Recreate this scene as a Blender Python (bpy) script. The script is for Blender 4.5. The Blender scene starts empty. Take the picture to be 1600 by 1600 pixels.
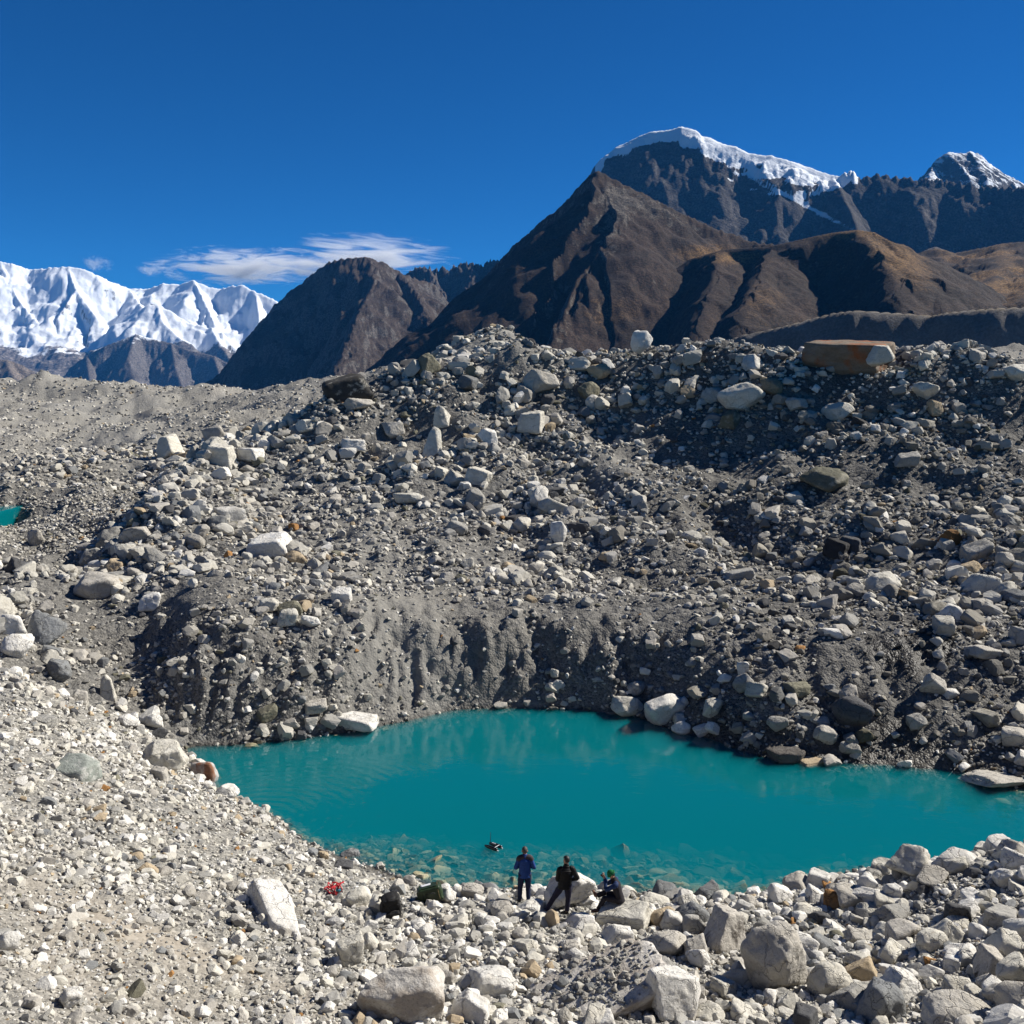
import bpy, bmesh, math, random
import numpy as np
from mathutils import Vector, Matrix, Euler

R = math.radians
SC = bpy.context.scene
COL = SC.collection
random.seed(7)

# ------------------------------------------------------------------ camera
PITCH = 7.125                      # degrees below the horizontal
CAMZ = 16.0                        # eye height above the lake
cam_data = bpy.data.cameras.new("camera")
cam_data.lens = 36.0
cam_data.sensor_width = 36.0
cam_data.clip_start = 0.3
cam_data.clip_end = 90000.0
cam = bpy.data.objects.new("camera", cam_data)
COL.objects.link(cam)
cam.location = (0, 0, CAMZ)
cam.rotation_euler = (R(90 - PITCH), 0, 0)
SC.camera = cam

# ------------------------------------------------------------------ light
SUN_AZ, SUN_EL = 70.0, 39.0        # azimuth measured from the view direction towards the right
world = bpy.data.worlds.new("World")
SC.world = world
world.use_nodes = True
wt = world.node_tree
for n in list(wt.nodes):
    wt.nodes.remove(n)
w_out = wt.nodes.new("ShaderNodeOutputWorld")
w_bg = wt.nodes.new("ShaderNodeBackground")
w_sky = wt.nodes.new("ShaderNodeTexSky")
w_sky.sky_type = 'NISHITA'
w_sky.sun_disc = False
w_sky.sun_elevation = R(SUN_EL)
w_sky.sun_rotation = R(SUN_AZ)
w_sky.altitude = 4900
w_sky.air_density = 1.0
w_sky.dust_density = 0.05
w_sky.ozone_density = 2.6
w_hs = wt.nodes.new("ShaderNodeHueSaturation")
w_hs.inputs['Saturation'].default_value = 1.18
wt.links.new(w_sky.outputs[0], w_hs.inputs['Color'])
w_mx = wt.nodes.new("ShaderNodeMix"); w_mx.data_type = 'RGBA'; w_mx.blend_type = 'MULTIPLY'
w_mx.inputs[0].default_value = 1.0
w_mx.inputs[7].default_value = (.15, .70, 1.06, 1)      # the deep blue of thin high air
wt.links.new(w_hs.outputs[0], w_mx.inputs[6])
wt.links.new(w_mx.outputs[2], w_bg.inputs[0])
wt.links.new(w_bg.outputs[0], w_out.inputs[0])
w_bg.inputs[1].default_value = 0.05

sun_data = bpy.data.lights.new("sun", 'SUN')
sun_data.energy = 5.0
sun_data.angle = R(0.53)
sun_data.color = (1.0, 0.95, 0.86)
sun = bpy.data.objects.new("sun", sun_data)
COL.objects.link(sun)
SUN_DIR = Vector((math.sin(R(SUN_AZ)) * math.cos(R(SUN_EL)), math.cos(R(SUN_AZ)) * math.cos(R(SUN_EL)), math.sin(R(SUN_EL))))
sun.rotation_euler = SUN_DIR.to_track_quat('Z', 'Y').to_euler()

SC.view_settings.view_transform = 'Standard'
SC.view_settings.look = 'None'
SC.view_settings.gamma = 1.0
SC.view_settings.exposure = 0.78
SC.view_settings.use_curve_mapping = False
SC.cycles.max_bounces = 6
SC.cycles.diffuse_bounces = 3
SC.cycles.volume_bounces = 1
SC.cycles.transparent_max_bounces = 12

# ------------------------------------------------------------------ helpers
cT, sT = math.cos(R(PITCH)), math.sin(R(PITCH))

def ray(px, py):
    """Direction (x, y, z) scaled to y = 1 of the line of sight through a photograph pixel."""
    X = (px - 800.0) / 1600.0
    Y = (800.0 - py) / 1600.0
    dy = cT + Y * sT
    return X / dy, (Y * cT - sT) / dy

def at(px, py, D):
    a, b = ray(px, py)
    return Vector((a * D, D, CAMZ + b * D))

def to_px(x, y, z):
    """World to photograph pixels (arrays)."""
    dz = z - CAMZ
    depth = y * cT - dz * sT
    up = y * sT + dz * cT
    return 800 + 1600 * x / depth, 800 - 1600 * up / depth

def tag(o, label=None, cat=None, group=None, kind=None):
    if label: o['label'] = label
    if cat: o['category'] = cat
    if group: o['group'] = group
    if kind: o['kind'] = kind
    return o

def link(name, me, mats=(), parent=None, loc=None):
    o = bpy.data.objects.new(name, me)
    COL.objects.link(o)
    if me is not None:
        for m in (mats if isinstance(mats, (list, tuple)) else [mats]):
            me.materials.append(m)
    if parent is not None: o.parent = parent
    if loc is not None: o.location = loc
    return o

def mesh_np(name, verts, faces, smooth=True):
    """Mesh from arrays: verts (n,3), faces (m,k)."""
    me = bpy.data.meshes.new(name)
    verts = np.asarray(verts, dtype=np.float32)
    faces = np.asarray(faces, dtype=np.int32)
    k = faces.shape[1]
    me.vertices.add(len(verts))
    me.vertices.foreach_set("co", verts.ravel())
    me.loops.add(faces.size)
    me.loops.foreach_set("vertex_index", faces.ravel())
    me.polygons.add(len(faces))
    me.polygons.foreach_set("loop_start", np.arange(0, faces.size, k, dtype=np.int32))
    me.polygons.foreach_set("use_smooth", np.full(len(faces), smooth, dtype=bool))
    me.update(calc_edges=True)
    return me

def grid_faces(nu, nv):
    i = np.arange(nu - 1)[:, None] * nv + np.arange(nv - 1)[None, :]
    i = i.ravel()
    return np.stack([i, i + nv, i + nv + 1, i + 1], axis=1)

def attr_f(me, name, arr):
    a = me.attributes.new(name, 'FLOAT', 'POINT')
    a.data.foreach_set("value", np.asarray(arr, dtype=np.float32).ravel())

# ---- gradient noise in numpy
def _h(ix, iy, iz, seed):
    h = (ix.astype(np.int64) * 374761393 + iy.astype(np.int64) * 668265263 + iz * 2147483647 + seed * 1274126177) & 0xFFFFFFFF
    h = ((h ^ (h >> 13)) * 1274126177) & 0xFFFFFFFF
    h = ((h ^ (h >> 16)) * 2246822519) & 0xFFFFFFFF
    return h ^ (h >> 15)

def pn2(x, y, seed=0):
    x = np.asarray(x, float); y = np.asarray(y, float)
    x0 = np.floor(x).astype(np.int64); y0 = np.floor(y).astype(np.int64)
    fx = x - x0; fy = y - y0
    u = fx * fx * fx * (fx * (fx * 6 - 15) + 10); v = fy * fy * fy * (fy * (fy * 6 - 15) + 10)
    def g(i, j):
        a = _h(x0 + i, y0 + j, 0, seed) * (2 * math.pi / 4294967296.0)
        return np.cos(a) * (fx - i) + np.sin(a) * (fy - j)
    n0 = g(0, 0) * (1 - u) + g(1, 0) * u
    n1 = g(0, 1) * (1 - u) + g(1, 1) * u
    return (n0 * (1 - v) + n1 * v) * 1.45

def fbm2(x, y, octv=4, seed=0, gain=0.5):
    s = 0; a = 1.0; f = 1.0
    for k in range(octv):
        s = s + a * pn2(x * f + 17.3 * k, y * f - 9.1 * k, seed + k); a *= gain; f *= 2.03
    return s

def ridged2(x, y, octv=4, seed=0, gain=0.5):
    s = 0; a = 1.0; f = 1.0; t = 0
    for k in range(octv):
        s = s + a * (1 - np.abs(pn2(x * f + 31.7 * k, y * f + 5.3 * k, seed + k)) * 1.3); t += a; a *= gain; f *= 2.07
    return s / t

def pn3(p, seed=0):
    x, y, z = p[..., 0], p[..., 1], p[..., 2]
    x0 = np.floor(x).astype(np.int64); y0 = np.floor(y).astype(np.int64); z0 = np.floor(z).astype(np.int64)
    fx, fy, fz = x - x0, y - y0, z - z0
    s = lambda t: t * t * t * (t * (t * 6 - 15) + 10)
    u, v, w = s(fx), s(fy), s(fz)
    def val(i, j, k):
        return _h(x0 + i, y0 + j, (z0 + k) * 7919, seed) / 2147483648.0 - 1.0
    c = 0
    for i in (0, 1):
        for j in (0, 1):
            for k in (0, 1):
                c = c + val(i, j, k) * (u if i else 1 - u) * (v if j else 1 - v) * (w if k else 1 - w)
    return c

def fbm3(p, octv=3, seed=0, gain=0.5):
    s = 0; a = 1.0; f = 1.0
    for k in range(octv):
        s = s + a * pn3(p * f + 13.7 * k, seed + k); a *= gain; f *= 2.1
    return s

def sstep(a, b, x):
    t = np.clip((x - a) / (b - a), 0, 1)
    return t * t * (3 - 2 * t)

# ---- material node helpers
class NT:
    def __init__(self, name):
        self.m = bpy.data.materials.new(name)
        self.m.use_nodes = True
        self.t = self.m.node_tree
        for n in list(self.t.nodes): self.t.nodes.remove(n)
        self.out = self.n("ShaderNodeOutputMaterial")
    def n(self, typ, **kw):
        nd = self.t.nodes.new(typ)
        for k, v in kw.items(): setattr(nd, k, v)
        return nd
    def l(self, a, b): self.t.links.new(a, b)
    def setv(self, sock, v):
        if isinstance(v, bpy.types.NodeSocket): self.l(v, sock)
        else: sock.default_value = v
    def noise(self, vec, scale, detail=4, rough=0.55, dist=0.0):
        nd = self.n("ShaderNodeTexNoise")
        if vec is not None: self.l(vec, nd.inputs['Vector'])
        nd.inputs['Scale'].default_value = scale; nd.inputs['Detail'].default_value = detail
        nd.inputs['Roughness'].default_value = rough; nd.inputs['Distortion'].default_value = dist
        return nd.outputs['Fac']
    def voro(self, vec, scale, feature='F1', rand=1.0):
        nd = self.n("ShaderNodeTexVoronoi", feature=feature)
        if vec is not None: self.l(vec, nd.inputs['Vector'])
        nd.inputs['Scale'].default_value = scale
        nd.inputs['Randomness'].default_value = rand
        return nd
    def ramp(self, fac, stops):
        nd = self.n("ShaderNodeValToRGB")
        e = nd.color_ramp.elements
        while len(e) < len(stops): e.new(0.5)
        for el, (p, c) in zip(e, stops):
            el.position = p
            el.color = (c, c, c, 1) if isinstance(c, (int, float)) else (*c, 1)
        self.l(fac, nd.inputs[0])
        return nd.outputs[0]
    def mix(self, fac, a, b, blend='MIX'):
        nd = self.n("ShaderNodeMix", data_type='RGBA', blend_type=blend)
        self.setv(nd.inputs[0], fac)
        for s, v in ((nd.inputs[6], a), (nd.inputs[7], b)):
            if isinstance(v, (tuple, list)) and len(v) == 3: v = (*v, 1)
            if isinstance(v, (int, float)): v = (v, v, v, 1)
            self.setv(s, v)
        return nd.outputs[2]
    def math(self, op, a, b=0.0, clamp=False):
        nd = self.n("ShaderNodeMath", operation=op, use_clamp=clamp)
        self.setv(nd.inputs[0], a); self.setv(nd.inputs[1], b)
        return nd.outputs[0]
    def attr(self, name, typ='GEOMETRY'):
        return self.n("ShaderNodeAttribute", attribute_name=name, attribute_type=typ)
    def bump(self, height, strength, dist, normal=None):
        nd = self.n("ShaderNodeBump")
        self.setv(nd.inputs['Height'], height)
        nd.inputs['Strength'].default_value = strength; nd.inputs['Distance'].default_value = dist
        if normal is not None: self.l(normal, nd.inputs['Normal'])
        return nd.outputs[0]
    def principled(self, color, rough=0.85, normal=None, spec=0.3, metallic=0.0):
        p = self.n("ShaderNodeBsdfPrincipled")
        if isinstance(color, (tuple, list)) and len(color) == 3: color = (*color, 1)
        self.setv(p.inputs['Base Color'], color)
        self.setv(p.inputs['Roughness'], rough)
        p.inputs['Specular IOR Level'].default_value = spec
        p.inputs['Metallic'].default_value = metallic
        if normal is not None: self.l(normal, p.inputs['Normal'])
        self.l(p.outputs[0], self.out.inputs[0])
        return p

def simple(name, color, rough=0.7, spec=0.3, var=0.25, scale=30, bump=0.15, metallic=0.0):
    """Plain coloured surface with fine procedural mottling and relief."""
    n = NT(name)
    tc = n.n("ShaderNodeTexCoord").outputs['Object']
    f = n.noise(tc, scale, 5)
    c0 = tuple(c * (1 - var) for c in color); c1 = tuple(min(1, c * (1 + var)) for c in color)
    c = n.ramp(f, [(0.3, c0), (0.7, c1)])
    n.principled(c, rough, n.bump(f, bump, 0.01), spec, metallic)
    return n.m
# ------------------------------------------------------------------ moraine terrain
# Each line: photograph column, then (row, distance) sightings and ('z', height, distance) for ground out of sight.
Z = 'z'
TAB = {
 -600: [(Z,8.5,9),(Z,6.4,17),(Z,6.0,26),(Z,6.4,36),(Z,5.5,46),(Z,6.5,58),(Z,7.5,72),(Z,7.5,86),(Z,9,100),(Z,11,120),(Z,13,160),(Z,16,200),(Z,13,270),(Z,4,420)],
 -250: [(Z,7.6,10),(Z,5.6,17),(Z,5.3,25),(Z,5.6,35),(Z,4.4,44),(Z,5.5,53),(Z,6.6,64),(Z,5.6,75),(Z,3.4,84),(Z,3.4,90),(Z,8.5,104),(Z,11,130),(Z,14,175),(Z,16,215),(Z,13,270),(Z,4,420)],
 0: [(1600,17),(1500,19.5),(1400,22.5),(1300,26),(1200,31),(1120,35.5),(1045,40),(Z,3.2,43.5),(1000,45.5),(950,50),(900,56),(850,64),(805,74),(Z,3.6,83.5),(Z,3.4,86),(Z,3.6,89),(788,91),(740,101),(700,122),(660,158),(630,186),(612,199),(598,211),(Z,13,260),(Z,4,400)],
 100: [(1600,17.8),(1500,20.5),(1400,23.5),(1300,27.5),(1200,33),(1130,37.5),(1090,40.5),(Z,1.9,43.5),(1040,46),(960,51.5),(900,57),(850,64),(800,73),(775,78),(Z,5.9,88),(740,101),(700,125),(660,162),(630,190),(608,203),(588,215),(Z,13,270),(Z,4,400)],
 200: [(1600,18.6),(1500,21),(1400,24.5),(1300,29),(1200,35.5),(1150,39.5),(1125,41.5),(Z,0.9,43.6),(1090,45.5),(1030,49),(960,53),(900,58),(850,65),(800,72),(750,79),(735,82),(Z,6.8,95),(690,122),(650,156),(622,190),(605,205),(598,215),(Z,12,270),(Z,4,400)],
 300: [(1600,19.4),(1500,22),(1400,25.8),(1300,31),(1240,36.2),(1215,39),(1195,40.8),(1185,41.9),(Z,-.3,43.2),(1165,44),(1120,45.1),(1060,46.4),(1000,47.9),(950,50),(900,55),(850,61.5),(800,69),(760,75),(710,81.5),(Z,7.8,98),(670,125),(630,170),(614,195),(Z,12,260)],
 400: [(1600,20),(1500,22.8),(1400,27),(1330,31.2),(1290,34.3),(1262,36.8),(Z,-.7,39),(Z,-.9,42),(1160,44.4),(1110,45.6),(1050,46.9),(990,48.4),(940,51),(890,57),(850,63),(800,71),(740,79),(685,86),(Z,9,102),(640,140),(612,180),(Z,12,250)],
 500: [(1600,20.3),(1500,23.4),(1430,26.3),(1380,29.3),(1345,32.2),(1330,33.5),(Z,-.6,36),(Z,-1.5,40),(Z,-.9,43.5),(1148,45.4),(1100,46.5),(1040,47.9),(985,49.5),(930,53),(880,60),(840,66),(780,74),(700,83.5),(645,90),(Z,11,105),(620,130),(600,165),(592,180),(Z,12,250)],
 600: [(1600,20.5),(1500,24),(1440,26.5),(1400,29),(1383,30.6),(Z,-.14,33),(Z,-.42,35.5),(Z,-1.8,40),(Z,-1.2,44),(1132,46.9),(1090,47.9),(1030,49.2),(970,50.8),(925,55.5),(880,62),(830,69),(760,77),(680,86),(610,93.5),(585,96),(Z,13.5,110),(577,150),(Z,12,230)],
 700: [(1600,20.7),(1500,24.3),(1440,26.8),(1405,29.3),(1395,30.1),(Z,-.10,31.4),(Z,-.32,34),(Z,-1.9,40),(Z,-1.4,46),(1110,49),(1060,50.1),(985,51.6),(955,53.2),(910,59),(860,65.5),(830,69),(760,77.5),(680,87),(610,94),(565,98),(541,111),(Z,14,142)],
 800: [(1600,20.8),(1500,24.5),(1440,27),(1413,29.0),(1400,29.9),(Z,-.10,31.2),(Z,-.36,34),(Z,-2,40),(Z,-1.6,46.5),(1104,49.5),(1060,50.5),(980,52.0),(955,53.4),(910,59),(860,65.5),(830,69),(760,77.5),(690,86),(620,92),(560,97),(Z,18.3,104),(515,116),(Z,14,142)],
 900: [(1600,20.9),(1500,24.6),(1430,27.7),(1410,29),(1400,29.8),(Z,-.10,31.2),(Z,-.40,34),(Z,-2,40),(Z,-1.5,46),(1108,49.2),(1060,50.3),(985,51.8),(955,53.3),(905,59.5),(830,69.5),(760,78),(690,86.5),(620,92.5),(555,97),(Z,15,115),(Z,12,150)],
 1000: [(1600,21),(1500,24.7),(1440,27.3),(1425,28.6),(1412,29.4),(Z,-.12,31),(Z,-.45,34),(Z,-2,40),(Z,-1.2,45),(1120,48),(1080,49),(1010,50.6),(950,53.6),(900,60),(860,65.5),(790,73.5),(710,82.5),(630,90.5),(545,96),(Z,15,115),(Z,12,150)],
 1100: [(1600,21.2),(1500,24.8),(1430,27.9),(1415,29),(Z,-.16,31),(Z,-.7,34.5),(Z,-2,40),(Z,-1,44),(1150,45.2),(1110,46.2),(1040,48),(980,50.6),(930,55.5),(870,64),(790,73),(710,81.5),(630,88.5),(550,93),(Z,15,112),(Z,12,150)],
 1200: [(1600,21.2),(1500,25),(1430,28.2),(1404,29.8),(Z,-.4,31.8),(Z,-1.2,36),(Z,-1.6,39.5),(1183,42.6),(1130,44),(1060,46),(1000,48.7),(940,54),(870,63),(790,72),(710,79.5),(630,85),(565,89),(Z,15,108),(Z,12,150)],
 1300: [(1600,21),(1500,24.6),(1430,27.8),(1388,29.8),(Z,-.3,32.5),(Z,-1.2,36.5),(Z,-1.2,39),(1192,42),(1140,43.3),(1060,45.7),(990,48.8),(940,53.6),(870,62),(790,70.5),(710,77.5),(630,82.5),(578,85.5),(Z,15,105),(Z,12,150)],
 1400: [(1600,20.5),(1500,24),(1430,27),(1372,29.4),(Z,0,32.3),(Z,-1,35.5),(Z,-1,38.5),(1195,41.7),(1150,42.8),(1060,45.6),(1000,48),(940,53),(870,61),(790,69),(710,76.5),(630,81.5),(560,86),(Z,15,105),(Z,12,150)],
 1500: [(1600,19.5),(1500,23),(1430,26),(1348,28.9),(Z,.2,32.2),(Z,-.9,35),(Z,-.8,38),(1205,41),(1150,42.3),(1060,45.2),(1000,47.5),(940,52.5),(870,60.5),(790,68.5),(710,76),(630,81),(562,86),(Z,15,105),(Z,13,160),(556,242),(Z,10,330)],
 1600: [(1600,18.5),(1500,22),(1430,25),(1330,28.9),(Z,.3,32.2),(Z,-.7,34.6),(Z,-.6,37),(1235,39),(1180,41),(1080,44.4),(1010,46.8),(940,52),(870,59.5),(790,67.5),(710,75),(630,80),(572,84),(Z,15,103),(Z,14,160),(541,250),(Z,10,330)],
 1850: [(Z,7.5,10),(Z,4.8,17),(Z,4,22),(Z,3.8,28),(Z,.8,32),(Z,-.4,34.5),(Z,.6,38),(Z,3,45),(Z,6,58),(Z,9,70),(Z,14,80),(Z,17,86),(Z,15,105),(Z,14,160),(Z,22,250),(Z,8,350)],
 2250: [(Z,8,10),(Z,6,17),(Z,5.5,24),(Z,5,30),(Z,3.2,36),(Z,4,44),(Z,8,58),(Z,12,72),(Z,16,84),(Z,15,105),(Z,14,160),(Z,18,250),(Z,6,350)],
}
cu, cb, cz = [], [], []
def ctl(x, y, z):
    cu.append(x / y); cb.append(math.log(y)); cz.append(z)
for px, rows in TAB.items():
    X = (px - 800) / 1600.0
    for r in rows:
        if r[0] == Z:
            _, z, D = r
            u = X * (1.04 if D < 40 else 1.0)
            ctl(u * D, D, z)
        else:
            py, D = r
            p = at(px, py, D); ctl(p.x, p.y, p.z)
for X in (-.9, -.5, -.25, 0, .25, .5, .9):
    ctl(X * 1.3, 1.3, 14.6); ctl(X * 5.5, 5.5, 11.0)
    if -.4 < X < .6: ctl(X * 12, 12, 6.2)
    ctl(X * 700, 700, -12); ctl(X * 1150, 1150, -30); ctl(X * 450, 450, 0)
cu, cb, cz = map(np.array, (cu, cb, cz))
CC = 0.02
def _phi(du, db): return np.sqrt(du * du + db * db + CC * CC)
_A = _phi(cu[:, None] - cu[None], cb[:, None] - cb[None])
_n = len(cu)
_M = np.zeros((_n + 1, _n + 1)); _M[:_n, :_n] = _A + 1e-6 * np.eye(_n); _M[_n, :_n] = 1; _M[:_n, _n] = 1
_w = np.linalg.solve(_M, np.append(cz, 0))
U0, U1, B0, B1 = -1.06, 1.06, math.log(1.2), math.log(1200)
NUc, NBc = 260, 420
_gu = np.linspace(U0, U1, NUc); _gb = np.linspace(B0, B1, NBc)
BASE = np.zeros((NUc, NBc))
for i in range(NUc):
    BASE[i] = _phi(_gu[i] - cu[:, None], _gb[None, :] - cb[:, None]).T @ _w[:_n] + _w[_n]

def bilin(G, fu, fb):
    fu = np.clip(fu, 0, G.shape[0] - 1.001); fb = np.clip(fb, 0, G.shape[1] - 1.001)
    i = fu.astype(int); j = fb.astype(int); a = fu - i; b = fb - j
    return (G[i, j] * (1 - a) * (1 - b) + G[i + 1, j] * a * (1 - b) + G[i, j + 1] * (1 - a) * b + G[i + 1, j + 1] * a * b)

def base_z(x, y):
    y = np.maximum(y, 1.2)
    return bilin(BASE, (x / y - U0) / (U1 - U0) * (NUc - 1), (np.log(y) - B0) / (B1 - B0) * (NBc - 1))

def terr_raw(x, y):
    """Ground height: the surveyed shape, roughened by noise of the size each part of the moraine shows."""
    x = np.asarray(x, float); y = np.asarray(y, float)
    far = sstep(48, 62, y)
    z0 = base_z(x, y)
    land = sstep(0.0, 1.5, z0)
    # the eroded wall behind the lake: ribs and gullies cut back into it
    wall = sstep(0.2, 0.9, z0) * (1 - sstep(4.4, 5.6, z0)) * sstep(42.5, 45, y) * (1 - sstep(58, 62, y))
    rib = fbm2(x / 4.0, y / 9.0, 4, 11, .6) * .75 + fbm2(x / 1.0, y / 1.4, 3, 12) * 0.30 + (ridged2(x / 3.1 + 1.2 * pn2(x / 4, y / 3, 14), y / 4 + .8 * pn2(x / 3, y / 3, 15), 4, 13) - .6) * .50 + fbm2(x / .45, y / .6, 2, 16) * .14
    wx = fbm2(x / 15, y / 15, 3, 3) * 1.6 * far
    wy = fbm2(x / 13, y / 13, 3, 4) * 2.2 * far + rib * wall
    z = base_z(x + wx, y + wy)
    k = np.clip(y / 70.0, 0.25, 1.35)
    # a gully behind the left shoulder and broad folds over the whole slope
    z = z - 1.9 * sstep(25.0, 28.0, -x) * (1 - sstep(33, 40, -x)) * sstep(57, 66, y) * (1 - sstep(86, 98, y))
    z = z + land * sstep(53, 62, y) * (1 - sstep(96, 118, y)) * (ridged2((x + .35 * y) / 17, y / 30, 2, 31) - .70) * 2.1
    z = z + land * (fbm2(x / 13, y / 13, 4, 21) * 0.78 * far * k + fbm2(x / 2.6, y / 2.6, 4, 22) * 0.16 * (0.5 + far))
    z = z + land * sstep(44, 60, y) * (ridged2(x / 7 + y / 40, y / 16, 4, 25) - 0.6) * 0.9
    z = z - 1.35 * np.exp(-((x + 37) / 7) ** 2 - ((y - 71) / 6) ** 2)      # low sill in front of the far pond
    z = z + fbm2(x / 0.8, y / 0.8, 3, 23) * (0.05 + 0.05 * far)
    z = z + sstep(105, 140, y) * (ridged2(x / 40, y / 40, 5, 26) - .84) * 4.2 * (1 - sstep(300, 600, y))
    return z

_us = np.concatenate([np.linspace(U0, -.63, 34)[:-1], np.linspace(-.63, .63, 520), np.linspace(.63, U1, 34)[1:]])
_bs = np.concatenate([np.linspace(B0, math.log(14), 50)[:-1], np.linspace(math.log(14), math.log(122), 500), np.linspace(math.log(122), math.log(260), 90)[1:], np.linspace(math.log(260), B1, 36)[1:]])
_UU, _BB = np.meshgrid(_us, _bs, indexing='ij')
TY = np.exp(_BB); TX = _UU * TY
TZ = terr_raw(TX, TY)
_ui = np.arange(len(_us)); _bi = np.arange(len(_bs))

def ground(x, y):
    """Height of the finished ground mesh at (x, y)."""
    x = np.asarray(x, float); y = np.maximum(np.asarray(y, float), 1.2)
    fu = np.interp(x / y, _us, _ui); fb = np.interp(np.log(y), _bs, _bi)
    return bilin(TZ, fu, fb)

def hit(px, py, lift=0.0, d0=14.0, d1=330.0):
    """First point on the line of sight through a pixel that is `lift` above the ground."""
    a, b = ray(px, py)
    D = np.exp(np.linspace(math.log(d0), math.log(d1), 3000))
    g = ground(a * D, D) + lift - (CAMZ + b * D)
    k = np.argmax(g > 0) if (g > 0).any() else len(D) - 1
    return Vector((a * D[k], D[k], CAMZ + b * D[k]))

# ground masks: fine sand, wet strip with painted shade, right-side dimming for weak light
tpx, tpy = to_px(TX, TY, TZ)
def blob(cx, cy, rx, ry, ang=0.0, X=None, Y=None):
    X = tpx if X is None else X; Y = tpy if Y is None else Y
    c, s = math.cos(R(ang)), math.sin(R(ang))
    dx, dy = X - cx, Y - cy
    a = (dx * c + dy * s) / rx; b = (-dx * s + dy * c) / ry
    return np.exp(-(a * a + b * b))
near = TY < 45
nz = fbm2(TX / 5, TY / 5, 4, 41)
sand = np.clip((.5 * blob(230, 1520, 210, 70, 30) + blob(330, 1500, 240, 22, 24) + .5 * blob(60, 1560, 160, 60, 10)) * near * (1 + 1.1 * nz), 0, 1)
fan = np.clip(1.2 * blob(590, 930, 75, 150, -28) + .7 * blob(960, 720, 60, 110, 25) + blob(180, 660, 170, 60, 15) + .5 * blob(640, 1040, 200, 80) + .7 * blob(470, 760, 90, 60) + .9 * blob(800, 535, 70, 40), 0, 1) * ~near
wet = (1 - sstep(0.02, 0.14 + 0.05 * nz, TZ)) * (TZ > -3)
wet = np.maximum(wet, (1 - sstep(0.6, 1.5 + .5 * nz, TZ + .9 * fbm2(TX / 2, TY / 2, 3, 47))) * sstep(7.5, 10, TX) * (TY > 37.5) * (TY < 60))  # right shore strip: real damp plus shade painted in
wet = np.maximum(wet, sstep(.45, .75, blob(1420, 1010, 130, 55, -18) + .35 * fbm2(TX / 2.2, TY / 2.2, 4, 48)) * (TY > 40) * (TY < 60))  # dark patch above the shore: partly damp, partly painted shade
dark = np.clip((.35 + .65 * sstep(-.4, .5, fbm2(TX / 14, TY / 14, 4, 43))) * sstep(-2, 18, TX) * (TY > 42), 0, 1)  # right slope darkened in colour to stand for its weaker light

me = mesh_np("moraine_ground", np.stack([TX, TY, TZ], -1).reshape(-1, 3), grid_faces(len(_us), len(_bs)))
for nm, ar in (("sand", sand), ("fan", fan), ("wet", wet), ("dark", dark), ("moraine", sstep(41, 45, TY) * (1 - .95 * sstep(98, 116, TY)))): attr_f(me, nm, ar)  # wet: real damp plus the right shore's painted shade

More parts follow.
